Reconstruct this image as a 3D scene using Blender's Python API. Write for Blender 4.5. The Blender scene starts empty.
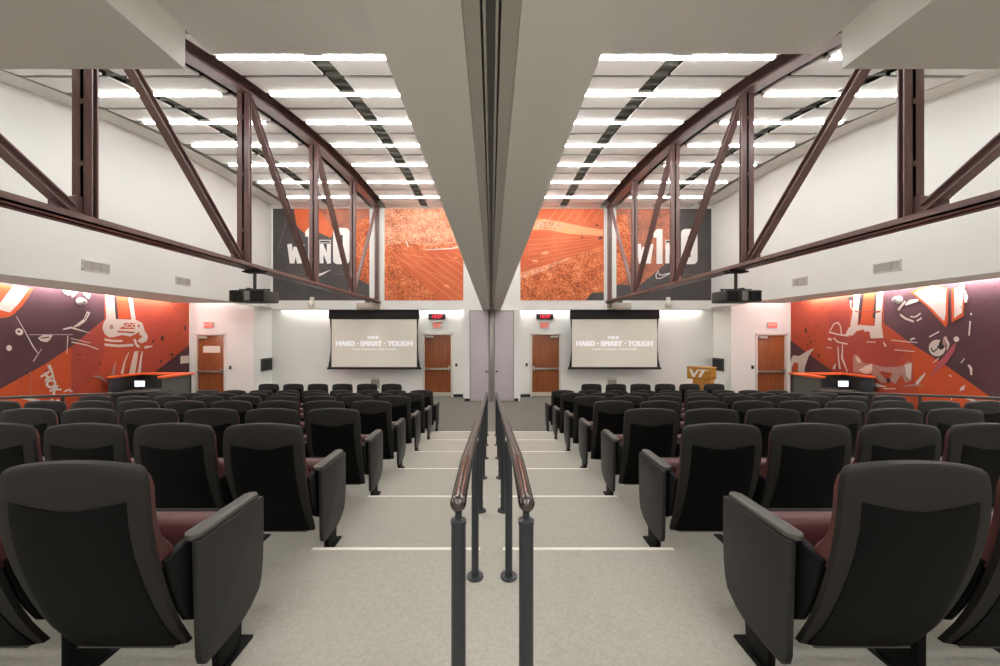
import bpy, bmesh, math
from mathutils import Vector, Matrix

SC = bpy.context.scene
COL = SC.collection
F, CX, CY, H = 366.0, 491.5, 333.0, 2.219      # focal length in px, vanishing point, eye height

# ------------------------------------------------------------------ materials
def lin(c):
    r = []
    for v in c:
        v = v / 255.0
        r.append(v / 12.92 if v <= 0.04045 else ((v + 0.055) / 1.055) ** 2.4)
    return (r[0], r[1], r[2], 1.0)

def mat(name, rgb, rough=0.6, metal=0.0, rgb2=None, scale=8.0, bump=0.0, bscale=200.0, emit=0.0, ergb=None,
        detail=4.0, stretch=None, lo=0.35, hi=0.65, spec=None, coat=0.0):
    m = bpy.data.materials.new(name); m.use_nodes = True
    nt = m.node_tree; b = nt.nodes['Principled BSDF']
    b.inputs['Base Color'].default_value = lin(rgb)
    b.inputs['Roughness'].default_value = rough
    b.inputs['Metallic'].default_value = metal
    if spec is not None: b.inputs['Specular IOR Level'].default_value = spec
    if coat: b.inputs['Coat Weight'].default_value = coat
    tc = nt.nodes.new('ShaderNodeTexCoord')
    src = tc.outputs['Object']
    if stretch:
        mp = nt.nodes.new('ShaderNodeMapping'); mp.inputs['Scale'].default_value = stretch
        nt.links.new(src, mp.inputs['Vector']); src = mp.outputs['Vector']
    if rgb2 is not None:
        n = nt.nodes.new('ShaderNodeTexNoise'); n.inputs['Scale'].default_value = scale
        n.inputs['Detail'].default_value = detail
        nt.links.new(src, n.inputs['Vector'])
        r = nt.nodes.new('ShaderNodeValToRGB')
        r.color_ramp.elements[0].position = lo; r.color_ramp.elements[0].color = lin(rgb)
        r.color_ramp.elements[1].position = hi; r.color_ramp.elements[1].color = lin(rgb2)
        nt.links.new(n.outputs['Fac'], r.inputs['Fac'])
        nt.links.new(r.outputs['Color'], b.inputs['Base Color'])
    if bump:
        n2 = nt.nodes.new('ShaderNodeTexNoise'); n2.inputs['Scale'].default_value = bscale
        nt.links.new(src, n2.inputs['Vector'])
        bp = nt.nodes.new('ShaderNodeBump'); bp.inputs['Strength'].default_value = bump
        bp.inputs['Distance'].default_value = 0.004
        nt.links.new(n2.outputs['Fac'], bp.inputs['Height']); nt.links.new(bp.outputs['Normal'], b.inputs['Normal'])
    if emit:
        b.inputs['Emission Color'].default_value = lin(ergb or rgb)
        b.inputs['Emission Strength'].default_value = emit
    return m

def crowd(name, stops, scale=60.0, big=3.0, mix=0.45):
    """speckled printed crowd: small cells shuffled through a palette, modulated by broad noise"""
    m = bpy.data.materials.new(name); m.use_nodes = True
    nt = m.node_tree; b = nt.nodes['Principled BSDF']; b.inputs['Roughness'].default_value = 0.7
    tc = nt.nodes.new('ShaderNodeTexCoord')
    v = nt.nodes.new('ShaderNodeTexVoronoi'); v.inputs['Scale'].default_value = scale
    nt.links.new(tc.outputs['Object'], v.inputs['Vector'])
    sep = nt.nodes.new('ShaderNodeSeparateColor'); nt.links.new(v.outputs['Color'], sep.inputs['Color'])
    n = nt.nodes.new('ShaderNodeTexNoise'); n.inputs['Scale'].default_value = big
    nt.links.new(tc.outputs['Object'], n.inputs['Vector'])
    mx = nt.nodes.new('ShaderNodeMix'); mx.data_type = 'FLOAT'; mx.inputs['Factor'].default_value = mix
    nt.links.new(sep.outputs['Red'], mx.inputs['A']); nt.links.new(n.outputs['Fac'], mx.inputs['B'])
    r = nt.nodes.new('ShaderNodeValToRGB')
    els = r.color_ramp.elements
    els[0].position, els[0].color = stops[0][0], lin(stops[0][1])
    els[1].position, els[1].color = stops[-1][0], lin(stops[-1][1])
    for p, c in stops[1:-1]:
        e = els.new(p); e.color = lin(c)
    nt.links.new(mx.outputs['Result'], r.inputs['Fac']); nt.links.new(r.outputs['Color'], b.inputs['Base Color'])
    return m

M = dict(
    wall=mat('wall_paint', (235, 235, 231), 0.75, bump=0.05, bscale=60),
    ceil=mat('ceiling_paint', (228, 227, 222), 0.8),
    soffit=mat('soffit_paint', (225, 224, 219), 0.8),
    plate=mat('track_plate', (178, 175, 168), 0.6),
    panel=mat('ceiling_panel_white', (235, 233, 229), 0.7),
    deck=mat('dark_deck', (52, 52, 48), 0.9),
    slot=mat('slot_grey', (128, 128, 120), 0.8),
    tier=mat('tier_carpet', (184, 180, 170), 0.95, rgb2=(168, 164, 154), scale=60, detail=10, bump=0.15, bscale=300, lo=0.3, hi=0.75, spec=0.1),
    stage=mat('stage_carpet', (132, 129, 121), 0.95, rgb2=(104, 102, 96), scale=26, detail=8, bump=0.5, bscale=250, spec=0.1),
    nosing=mat('nosing_strip', (246, 243, 232), 0.5),
    black=mat('black_base', (24, 24, 24), 0.6),
    steel=mat('maroon_steel', (118, 90, 87), 0.32, rgb2=(130, 100, 96), scale=5, bump=0.05, bscale=30, stretch=(1, 1, 0.2)),
    shell=mat('chair_shell', (40, 38, 36), 0.6, bump=0.3, bscale=500, spec=0.3),
    pan=mat('chair_back_panel', (11, 11, 11), 0.55, bump=0.1, bscale=400, spec=0.12),
    maroon=mat('maroon_vinyl', (98, 54, 52), 0.5, rgb2=(90, 49, 48), scale=4),
    endp=mat('chair_end_panel', (38, 37, 35), 0.5, bump=0.12, bscale=500),
    armcap=mat('arm_cap', (86, 83, 77), 0.5, bump=0.15, bscale=400),
    stand=mat('chair_stand', (15, 15, 15), 0.6, spec=0.2),
    post=mat('rail_post', (46, 50, 54), 0.45),
    rail=mat('rail_tube', (104, 99, 97), 0.22, metal=1.0),
    wood=mat('door_veneer', (150, 84, 44), 0.4, rgb2=(128, 68, 33), scale=3, detail=6, stretch=(6, 6, 0.5)),
    frame=mat('door_frame', (222, 215, 205), 0.5),
    metal=mat('brushed_metal', (190, 187, 180), 0.35, metal=0.8),
    lavender=mat('pocket_door', (196, 187, 192), 0.5),
    white=mat('white_plastic', (222, 218, 210), 0.5),
    grey=mat('grey_metal', (150, 147, 140), 0.5),
    lgrey=mat('light_grey', (196, 192, 184), 0.5),
    dgrey=mat('dark_grey', (62, 60, 56), 0.5),
    beige=mat('beige_housing', (188, 180, 166), 0.5),
    red=mat('exit_red', (235, 90, 75), 0.5, emit=0.5, ergb=(240, 80, 65)),
    led=mat('led_red', (235, 30, 60), 0.5, emit=0.9, ergb=(240, 30, 60)),
    glassy=mat('edge_lit_glass', (214, 205, 198), 0.2),
    tube=mat('tube_light', (255, 252, 244), 0.5, emit=50, ergb=(255, 255, 253)),
    cove=mat('cove_led', (255, 252, 248), 0.5, emit=26, ergb=(255, 252, 251)),
    cove_d=mat('side_cove_led', (255, 252, 248), 0.5, emit=9, ergb=(255, 252, 250)),
    cove_m=mat('mural_cove_led', (255, 252, 248), 0.5, emit=95, ergb=(255, 250, 250)),
    screen=mat('projection_surface', (206, 200, 186), 0.8, emit=0.2, ergb=(226, 221, 210)),
    scr_text=mat('projected_text', (250, 250, 255), 0.8, emit=0.45, ergb=(250, 250, 255)),
    scr_faint=mat('projected_faint', (222, 216, 206), 0.8, emit=0.08, ergb=(240, 234, 226)),
    lit=mat('lit_monitor', (235, 240, 250), 0.4, emit=1.2, ergb=(225, 235, 255)),
    orange=mat('orange_laminate', (232, 100, 42), 0.4),
    desk=mat('desk_charcoal', (52, 52, 52), 0.5),
    deskg=mat('desk_grey_side', (88, 90, 84), 0.5),
    oak=mat('lectern_oak', (196, 140, 52), 0.4, rgb2=(170, 112, 40), scale=4, stretch=(1, 1, 6)),
    paper=mat('paper', (236, 226, 214), 0.7),
    m_maroon=mat('print_maroon', (92, 58, 66), 0.6, rgb2=(78, 46, 54), scale=1.2),
    m_pink=mat('print_pink', (178, 84, 96), 0.6),
    m_orange=mat('print_orange', (182, 70, 50), 0.6, rgb2=(186, 78, 40), scale=0.9, detail=6),
    m_bright=mat('print_bright_orange', (202, 82, 36), 0.6),
    m_red=mat('print_red', (168, 66, 50), 0.6),
    m_white=mat('print_white', (226, 216, 208), 0.6),
    m_dark=mat('print_dark', (52, 36, 38), 0.6),
    m_mid=mat('print_grey', (176, 140, 130), 0.6),
    m_char=mat('print_charcoal', (78, 73, 71), 0.6, rgb2=(68, 63, 62), scale=2),
    m_line=mat('print_line', (126, 110, 104), 0.6),
    m_field=mat('print_field', (214, 106, 60), 0.6, rgb2=(198, 86, 42), scale=1.3),
    m_yard=mat('print_yard', (240, 160, 112), 0.6),
    m_lettr=mat('print_letter', (236, 230, 226), 0.6),
    m_crowd=crowd('print_crowd', [(0.2, (110, 62, 44)), (0.38, (206, 120, 84)), (0.55, (232, 158, 122)), (0.8, (240, 200, 172))], 34, 3, 0.6),
    m_crowdd=crowd('print_crowd_dark', [(0.22, (112, 58, 36)), (0.42, (196, 92, 48)), (0.6, (222, 120, 70)), (0.85, (236, 172, 130))], 26, 3, 0.6),
    m_crowdr=crowd('print_crowd_rust', [(0.2, (96, 66, 56)), (0.45, (160, 98, 76)), (0.65, (190, 112, 84)), (0.9, (206, 130, 100))], 30, 2, 0.65),
)

# ------------------------------------------------------------------ mesh builder
class MB:
    def __init__(s): s.bm = bmesh.new(); s.mi = 0
    def face(s, vs):
        try:
            f = s.bm.faces.new(vs); f.material_index = s.mi; return f
        except ValueError: return None
    def loft(s, loops, cap=True, close=True):
        L = [[s.bm.verts.new(p) for p in lp] for lp in loops]
        n = len(L[0])
        for a, b in zip(L, L[1:]):
            for i in range(n if close else n - 1):
                j = (i + 1) % n
                s.face([a[i], a[j], b[j], b[i]])
        if cap:
            s.face(L[0][::-1]); s.face(L[-1])
        return s
    def sheet(s, loops):
        """loft of rear+front loops whose ends are closed by strips of quads"""
        L = [[s.bm.verts.new(p) for p in lp] for lp in loops]; n = len(L[0])
        for a, b in zip(L, L[1:]):
            for i in range(n): s.face([a[i], a[(i + 1) % n], b[(i + 1) % n], b[i]])
        for a in (L[0], L[-1]):
            for i in range(n // 2 - 1): s.face([a[i], a[i + 1], a[n - 2 - i], a[n - 1 - i]])
        return s
    def box(s, x0, x1, y0, y1, z0, z1):
        return s.loft([[(x0, y0, z), (x1, y0, z), (x1, y1, z), (x0, y1, z)] for z in (z0, z1)])
    def prism(s, pts, axis, a0, a1):
        f = {'x': lambda p, a: (a, p[0], p[1]), 'y': lambda p, a: (p[0], a, p[1]), 'z': lambda p, a: (p[0], p[1], a)}[axis]
        return s.loft([[f(p, a) for p in pts] for a in (a0, a1)])
    def tube(s, path, r, n=14):
        loops = []
        P = [Vector(p) for p in path]
        for i, p in enumerate(P):
            d = ((P[min(i + 1, len(P) - 1)] - P[max(i - 1, 0)])).normalized()
            u = d.cross(Vector((1, 0, 0)))
            if u.length < 1e-3: u = d.cross(Vector((0, 1, 0)))
            u.normalize(); w = d.cross(u)
            rr = r[i] if isinstance(r, (list, tuple)) else r
            loops.append([p + (u * math.cos(t) + w * math.sin(t)) * rr for t in [2 * math.pi * k / n for k in range(n)]])
        return s.loft(loops)
    def lathe(s, prof, c, axis='z', n=20):
        loops = []
        for r, h in prof:
            lp = []
            for k in range(n):
                t = 2 * math.pi * k / n; a, b = r * math.cos(t), r * math.sin(t)
                lp.append({'z': (c[0] + a, c[1] + b, c[2] + h), 'y': (c[0] + a, c[1] + h, c[2] + b), 'x': (c[0] + h, c[1] + a, c[2] + b)}[axis])
            loops.append(lp)
        return s.loft(loops)
    def bar(s, p, q, sections, side=Vector((1, 0, 0))):
        """extrude 2D outlines (u along the member's in-plane normal, v along side) from p to q"""
        p, q = Vector(p), Vector(q); d = (q - p).normalized(); u = side.cross(d).normalized()
        for sec in sections:
            s.loft([[e + u * a + side * b for a, b in sec] for e in (p, q)])
        return s
    def poly(s, pts): return s.face([s.bm.verts.new(p) for p in pts])
    def text(s, body, mtx, bold=0.0, xs=1.0):
        cu = bpy.data.curves.new('tmp_text', 'FONT'); cu.body = body; cu.size = 1.0; cu.offset = bold
        cu.align_x = 'CENTER'; cu.align_y = 'CENTER'
        ob = bpy.data.objects.new('tmp_text', cu); COL.objects.link(ob)
        bpy.context.view_layer.update()
        me = bpy.data.meshes.new_from_object(ob.evaluated_get(bpy.context.evaluated_depsgraph_get()))
        bpy.data.objects.remove(ob); bpy.data.curves.remove(cu)
        me.transform(mtx @ Matrix.Diagonal((xs, 1, 1, 1)))
        n0 = len(s.bm.faces); s.bm.from_mesh(me); s.bm.faces.ensure_lookup_table()
        for f in s.bm.faces[n0:]: f.material_index = s.mi
        bpy.data.meshes.remove(me); return s
    def build(s, name, mats, parent=None, bevel=0.0, seg=2, smooth=35, flat=False):
        bm = s.bm
        if not flat: bmesh.ops.recalc_face_normals(bm, faces=bm.faces[:])
        if bevel:
            es = [e for e in bm.edges if len(e.link_faces) == 2 and e.calc_face_angle(0) > math.radians(40)]
            bmesh.ops.bevel(bm, geom=es, offset=bevel, segments=seg, affect='EDGES', profile=0.5, clamp_overlap=True)
        me = bpy.data.meshes.new(name); bm.to_mesh(me); bm.free()
        for m in (mats if isinstance(mats, (list, tuple)) else [mats]): me.materials.append(m)
        if smooth:
            for p in me.polygons: p.use_smooth = True
            me.set_sharp_from_angle(angle=math.radians(smooth))
        o = bpy.data.objects.new(name, me); COL.objects.link(o)
        if parent is not None: o.parent = parent
        return o

def tag(o, label=None, cat=None, group=None, kind=None):
    if label: o['label'] = label
    if cat: o['category'] = cat
    if group: o['group'] = group
    if kind: o['kind'] = kind
    return o
def empty(name, loc, label, cat, group=None):
    o = bpy.data.objects.new(name, None); o.empty_display_size = 0.1; COL.objects.link(o); o.location = loc
    return tag(o, label, cat, group)
def struct(o, label=None): return tag(o, label, None, None, 'structure')
def bx(*a): return MB().box(*a)
def copy_tree(o, parent=None):
    c = o.copy(); COL.objects.link(c)
    if parent is not None: c.parent = parent
    for ch in o.children: copy_tree(ch, c)
    return c

ORD = ['first', 'second', 'third', 'fourth', 'fifth', 'sixth', 'seventh', 'eighth', 'ninth', 'tenth']
SIDE = {-1: 'left', 1: 'right'}

# ------------------------------------------------------------------ key dimensions (metres)
R, S = 1.07, 0.1345                          # tier depth and step height
XW, XB = 9.70, 7.24                          # lower side walls, upper side walls
YD, YF, YU = 11.73, 12.69, 12.05             # side-door walls, lower far wall, upper far wall
YBACK = -7.0
def tz(k): return 0.807 - S * k
def arc(y):
    y = min(y, 9.98)
    return 5.62 + 0.2064 * (y - 4.5) - 0.0235 * (y - 4.5) * (y - 6.68)

# ------------------------------------------------------------------ floor
struct(bx(-XW, XW, 2.40 + 5 * R, YF + 0.3, -0.2, 0).build('floor', M['stage']))
for k in range(-3, 6):
    y0, y1 = 2.40 + (k - 1) * R, 2.40 + k * R
    struct(bx(-6.62, 6.62, y0 if k > -3 else YBACK, y1, -0.2, tz(k)).build('floor_tier', M['tier']))
    if k >= 0:
        for x0, x1 in ((-1.17, -0.075), (0.075, 1.19)):
            struct(bx(x0, x1, y1 - 0.02, y1 + 0.004, tz(k) - 0.02, tz(k) + 0.004).build('trim_1', M['nosing']))
for sx in (-1, 1):
    a, b = sorted((sx * 6.62, sx * XW))
    struct(MB().prism([(YBACK, -0.2), (2.40 + 5 * R, -0.2), (2.40 + 5 * R, 0.0), (1.9, tz(0)), (YBACK, tz(0) + 0.5)], 'x', a, b).build('floor_ramp', M['tier']))

# ------------------------------------------------------------------ walls
for sx in (-1, 1):
    nm = SIDE[sx]
    xw = sx * (9.70 if sx < 0 else 9.60); xr = sx * (7.62 if sx < 0 else 7.68)
    a, b = sorted((xw, xw + sx * 0.2))
    struct(bx(a, b, YBACK, YF, -0.2, 3.5).build('wall_' + nm, M['wall']))
    # bulkhead carrying the high side wall; its inner lower edge splays towards the mural wall
    yl = 10.63
    e0, e1 = (8.07, 9.195) if sx < 0 else (7.84, 8.54)
    struct(MB().prism([(sx * XB, YBACK), (sx * XB, yl), (sx * e1, yl), (sx * e0, 4.0), (sx * e0, YBACK)], 'z', 3.09, 6.9).build('wall_%s_upper' % nm, M['wall'], smooth=0))
    a, b = sorted((sx * XB, sx * (XB + 0.2)))
    struct(bx(a, b, yl, YF, 3.06, 6.9).build('wall_%s_upper' % nm, M['wall']))
    a, b = sorted((sx * (XB + 0.2), xw)); struct(bx(a, b, YBACK, YF, 3.40, 3.6).build('ceiling_cove', M['wall']))
    # wall with the side door, and its return towards the screen wall
    dx = sorted(((197 - CX) * YD / F, (224.3 - CX) * YD / F)) if sx < 0 else sorted(((757 - CX) * YD / F, (785.5 - CX) * YD / F))
    a, b = sorted((xr, xw)); w = MB(); dh = 2.155
    w.box(a, dx[0], YD, YD + 0.2, 0, 3.4).box(dx[1], b, YD, YD + 0.2, 0, 3.4).box(dx[0], dx[1], YD, YD + 0.2, dh, 3.4)
    struct(w.build('wall_%s_far' % nm, M['wall']))
    a, b = sorted((xr, xr + sx * 0.2))
    struct(bx(a, b, YD + 0.2, YF, 0, 3.4).build('wall_%s_return' % nm, M['wall']))
struct(bx(-XB, XB, YU, YF - 0.24, 2.993, 6.9).build('wall_far_upper', M['wall']))
struct(bx(-XB - 0.4, XB + 0.4, YF - 0.24, YF, 3.28, 3.45).build('ceiling_cove', M['wall']))
FD = {-1: [(424.2 - CX) * YF / F, (451.2 - CX) * YF / F], 1: [(531.8 - CX) * YF / F, (559.4 - CX) * YF / F]}
fw = MB(); dh = 2.165
fw.box(-7.62, FD[-1][0], YF, YF + 0.2, 0, 3.4).box(FD[-1][1], FD[1][0], YF, YF + 0.2, 0, 3.4).box(FD[1][1], 7.68, YF, YF + 0.2, 0, 3.4)
fw.box(FD[-1][0], FD[-1][1], YF, YF + 0.2, dh, 3.4).box(FD[1][0], FD[1][1], YF, YF + 0.2, dh, 3.4)
struct(fw.build('wall_far', M['wall']))
struct(bx(-XW - 0.2, XW + 0.2, YBACK - 0.2, YBACK, -0.2, 6.9).build('wall_back', M['wall']))
# black baseboards beside the partition pocket
for n, (px0, px1, yy) in enumerate(((453.4, 463, YF), (520.4, 530.2, YF))):
    a, b = (px0 - CX) * yy / F, (px1 - CX) * yy / F
    struct(bx(a, b, yy - 0.015, yy, 0, 0.1).build('baseboard_far', M['black']))

# ------------------------------------------------------------------ partition pocket at the end of the aisle
YP = 11.91
px0, px1, dl0, dl1, dr0, dr1 = -0.90, 0.93, -0.71, -0.075, 0.085, 0.73
pk = MB()
pk.box(px0, dl0, YP, YF, 0, 2.99).box(dr1, px1, YP, YF, 0, 2.99).box(dl0, dr1, YP + 0.04, YF, 2.95, 2.99).box(dl0, dr1, YP + 0.06, YP + 0.2, 0, 2.95)
struct(pk.build('wall_pocket', M['wall']))
for a, b in ((px0, dl0), (dr1, px1)):
    struct(bx(a + 0.01, b - (0 if a < 0 else 0.3 * (b - a)), YP - 0.012, YP, 0, 0.09).build('baseboard_pocket', M['black']))
for n, (a, b, sx) in enumerate(((dl0, dl1, -1), (dr0, dr1, 1))):
    d = bx(a + 0.025, b - 0.025, YP + 0.005, YP + 0.055, 0.02, 2.93).build('door_%d' % (n + 1), M['lavender'], bevel=0.004)
    struct(d, 'tall lavender partition pocket door %s the central post' % ('left of' if sx < 0 else 'right of'))
    f = MB(); f.box(a, a + 0.022, YP - 0.005, YP + 0.06, 0, 2.95).box(b - 0.022, b, YP - 0.005, YP + 0.06, 0, 2.95).box(a, b, YP - 0.005, YP + 0.06, 2.93, 2.955)
    f.build('door_frame', M['grey'], d)
    kx = (b - 0.09) if sx < 0 else (a + 0.09)
    MB().lathe([(0.012, 0), (0.03, -0.01), (0.034, -0.03), (0.028, -0.045), (0.0, -0.048)], (kx, YP + 0.005, 0.97), 'y').build('door_knob', M['dgrey'], d)
post = MB(); post.box(-0.06, -0.02, YP - 0.02, YP + 0.06, 0, 2.985).box(0.03, 0.07, YP - 0.02, YP + 0.06, 0, 2.985).box(-0.02, 0.03, YP + 0.0, YP + 0.06, 0, 2.985)
struct(post.build('trim_2', M['metal'], bevel=0.004))

# ------------------------------------------------------------------ ceilings and central soffit
struct(bx(-2.72, 3.11, YBACK, 3.53, 4.91, 5.2).build('ceiling', M['ceil']))
for x0, x1 in ((-XB, -2.72), (3.11, XB)):
    struct(bx(x0, x1, YBACK, 3.25, 4.563, 5.2).build('ceiling_drop', M['ceil']))
struct(bx(-XB, XB, YBACK, YF, 6.9, 7.1).build('ceiling_deck', M['deck']))
so = MB(); so.box(-0.2987, -0.071, YBACK, YU, 2.993, 6.9).box(0.071, 0.3057, YBACK, YU, 2.993, 6.9).box(-0.071, 0.071, YBACK, YU, 3.10, 6.9)
struct(so.build('ceiling_soffit', M['soffit']))
tr = MB()
tr.box(-0.070, -0.028, YBACK, YU - 0.001, 2.997, 3.1).box(0.024, 0.070, YBACK, YU - 0.001, 2.997, 3.1)
struct(tr.build('trim_3', M['plate']))
tr = MB(); tr.box(-0.021, -0.014, YBACK, YU - 0.001, 2.996, 3.06).box(0.010, 0.017, YBACK, YU - 0.001, 2.996, 3.06)
struct(tr.build('trim_4', M['plate']))
struct(bx(-0.07, 0.07, YBACK, YU - 0.002, 3.06, 3.10).build('trim_5', M['grey']))

L0, LD = 4.505, 1.0875
SEGX = [(-6.47, -5.33), (-5.07, -4.0), (-3.42, -2.30), (-2.05, -0.31), (0.32, 2.20), (2.45, 3.52), (4.10, 5.20), (5.46, 6.50)]
nj = 17
for x0, x1 in SEGX:
    for j in range(nj - 1):
        ya, yb = L0 - LD / 2 * 1 + j * LD / 2 + (0.0), L0 - LD / 2 + (j + 1) * LD / 2
        if ya > YU - 0.1: break
        yb = min(yb, YU - 0.03)
        ya += 0.04; yb -= 0.04
        za, zb = arc(ya), arc(yb)
        struct(MB().prism([(ya, za), (yb, zb), (yb, zb + 0.03), (ya, za + 0.03)], 'x', x0, x1).build('ceiling_panel', M['panel']))
def arc_strip(x0, x1, y0, y1, dz0, dz1, n=24):
    m = MB()
    m.loft([[(x0, y, arc(y) + dz0), (x1, y, arc(y) + dz0), (x1, y, arc(y) + dz1), (x0, y, arc(y) + dz1)] for y in [y0 + (y1 - y0) * i / n for i in range(n + 1)]])
    return m
for x0, x1 in ((-5.36, -5.04), (-2.33, -2.02), (2.17, 2.48), (5.17, 5.49)):
    m = arc_strip(x0, x1, 3.6, YU, 0.09, 0.2)
    for j in range(2 * nj):
        y = 3.7 + j * LD / 4
        if y > YU - 0.1: break
        m.box(x0 + 0.035, x1 - 0.035, y, y + 0.03, arc(y) + 0.03, arc(y) + 0.1)
    struct(m.build('ceiling_slot', M['slot']))
for sx in (-1, 1):
    a, b = sorted((sx * XB, sx * (XB - 0.45)))
    struct(arc_strip(a, b, 3.25, YU, 0.10, 0.2).build('trim_6', M['ceil']))
struct(bx(-XB, XB, YU - 0.05, YU, arc(YU) - 0.02, 6.9).build('trim_7', M['ceil']))

# ------------------------------------------------------------------ linear ceiling lights (seven rows, four spans each)
SPANS = [(-6.36, -4.09, 'between left wall and left truss'), (-3.39, -0.40, 'between left truss and central soffit'),
         (0.42, 3.50, 'between central soffit and right truss'), (4.14, 6.42, 'between right truss and right wall')]
for k in range(7):
    y = L0 + LD * k; z = arc(y)
    rw = {0: 'row farthest from the screens', 6: 'row nearest the far wall'}.get(k, '%s row from the far wall' % ORD[6 - k])
    for x0, x1, where in SPANS:
        o = empty('linear_light', ((x0 + x1) / 2, y, z), 'long linear ceiling light %s, %s' % (where, rw), 'ceiling light', 'linear ceiling lights')
        hl = (x1 - x0) / 2
        MB().prism([(-0.030, -0.010), (0.030, -0.010), (0.030, 0.03), (-0.030, 0.03)], 'x', -hl, hl).build('housing', M['white'], o)
        d = MB(); d.prism([(-0.021, -0.0105), (-0.020, -0.022), (-0.013, -0.029), (0.013, -0.029), (0.020, -0.022), (0.021, -0.0105)], 'x', -hl + 0.03, hl - 0.03)
        d.build('diffuser', M['tube'], o)
        for e in (-1, 1):
            a, b = sorted((e * hl, e * (hl - 0.03)))
            MB().box(a, b, -0.023, 0.023, -0.029, -0.0102).build('end_cap', M['lgrey'], o)
        for e in (-1, 1):
            MB().box(e * (hl - 0.3) - 0.015, e * (hl - 0.3) + 0.015, -0.02, 0.02, 0.03, 0.2).build('hanger', M['dgrey'], o)

# ------------------------------------------------------------------ cove lights (LED strips in the wall slots)
def cove(x0, x1, y0, y1, z, label, mt='cove'):
    tag(bx(x0, x1, y0, y1, z, z + 0.03).build('cove_light', M[mt]), label, 'cove light', 'cove lights above the walls')
cove(-9.60, -9.57, 1.0, YD - 0.65, 3.30, 'LED cove strip glowing along top of left maroon and orange mural', 'cove_m')
cove(9.47, 9.50, 1.0, YD - 0.65, 3.30, 'LED cove strip glowing along top of right maroon and orange mural', 'cove_m')
cove(-9.5, -7.7, YD - 0.14, YD - 0.11, 3.30, 'LED cove strip glowing above the left side door', 'cove_d')
cove(7.76, 9.4, YD - 0.14, YD - 0.11, 3.30, 'LED cove strip glowing above the right side door', 'cove_d')
cove(-7.2, -0.95, YF - 0.22, YF - 0.2, 3.12, 'LED cove strip glowing along top of wall behind the left screen')
cove(0.98, 7.2, YF - 0.22, YF - 0.2, 3.12, 'LED cove strip glowing along top of wall behind the right screen')

# ------------------------------------------------------------------ steel trusses
YV = [3.38, 5.555, 7.73, 9.905, 11.985]
ZB = 3.245
def hsec(w, d, t=0.012, wt=0.012):
    return [[(-w, -d), (-w + t, -d), (-w + t, d), (-w, d)], [(w - t, -d), (w, -d), (w, d), (w - t, d)], [(-w + t, -wt), (w - t, -wt), (w - t, wt), (-w + t, wt)]]
for sx, xt in ((-1, -3.75), (1, 3.87)):
    o = empty('roof_truss', (xt, 3.38, ZB), 'maroon steel roof truss spanning the %s half above the seats' % SIDE[sx], 'truss', 'steel roof trusses')
    def L(y, z, x=0.0): return (x, y - 3.38, z - ZB)
    # bottom chord: two flat angles back to back
    c = MB()
    for e in (-1, 1):
        a, b = sorted((e * 0.012, e * 0.11))
        c.box(a, b, 0.3 - 3.38, YU - 3.38, -0.035, -0.018)
        a, b = sorted((e * 0.012, e * 0.028))
        c.box(a, b, 0.3 - 3.38, YU - 3.38, -0.035, 0.035)
        a, b = sorted((e * 0.095, e * 0.11))
        c.box(a, b, 0.3 - 3.38, YU - 3.38, -0.035, 0.035)
    c.build('bottom_chord', M['steel'], o)
    c = MB(); n = 16
    for x0, x1, d0, d1 in ((-0.11, 0.11, -0.02, 0.0), (-0.015, 0.015, 0.0, 0.22), (-0.11, 0.11, 0.22, 0.24), (-0.05, 0.05, 0.06, 0.08)):
        ys = [3.3 + (YU - 3.3) * i / n for i in range(n + 1)]
        c.loft([[L(y, arc(y) + d0, x0), L(y, arc(y) + d0, x1), L(y, arc(y) + d1, x1), L(y, arc(y) + d1, x0)] for y in ys])
    c.build('top_chord', M['steel'], o)
    for i, y in enumerate(YV):
        w = (0.091, 0.093, 0.09, 0.08, 0.068)[i]; d = 0.03
        m = MB(); zt = arc(y) - 0.02
        for e in (-1, 1):
            for f in (-1, 1):
                a, b = sorted((e * 0.006, e * w)); ya, yb = sorted((f * d, f * (d - 0.012)))
                m.box(a, b, y - 3.38 + ya, y - 3.38 + yb, 0.03, zt - ZB)
            a, b = sorted((e * 0.006, e * 0.016))
            m.box(a, b, y - 3.38 - d, y - 3.38 + d, 0.03, zt - ZB)
        nb = 3
        for q in range(nb):
            zz = 0.5 + q * (zt - ZB - 0.9) / (nb - 1)
            m.box(-0.022, 0.022, y - 3.38 - d - 0.006, y - 3.38 + d + 0.006, zz, zz + 0.05)
        m.build('vertical_post', M['steel'], o)
        g = MB(); g.prism([(y - 3.38 - 0.28, 0.03), (y - 3.38 + 0.10, 0.03), (y - 3.38 + 0.10, 0.20), (y - 3.38 - 0.08, 0.22), (y - 3.38 - 0.28, 0.10)], 'x', -0.009, 0.009)
        g.build('gusset_plate', M['steel'], o)
    dg = [((1.45, 4.60), (3.25, 3.33)), ((3.46, arc(3.46) + 0.0), (5.47, 3.30)), ((5.66, arc(5.66) - 0.05), (7.66, 3.30)), ((7.82, arc(7.82) - 0.05), (9.84, 3.30)),
          ((11.86, arc(11.86) - 0.05), (9.98, 3.30))]
    for i, (p, q) in enumerate(dg):
        w = (0.04, 0.046, 0.046, 0.046, 0.032)[i]
        MB().bar(L(*p), L(*q), hsec(w, 0.05 if i < 4 else 0.04)).build('diagonal_brace', M['steel'], o)

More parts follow.
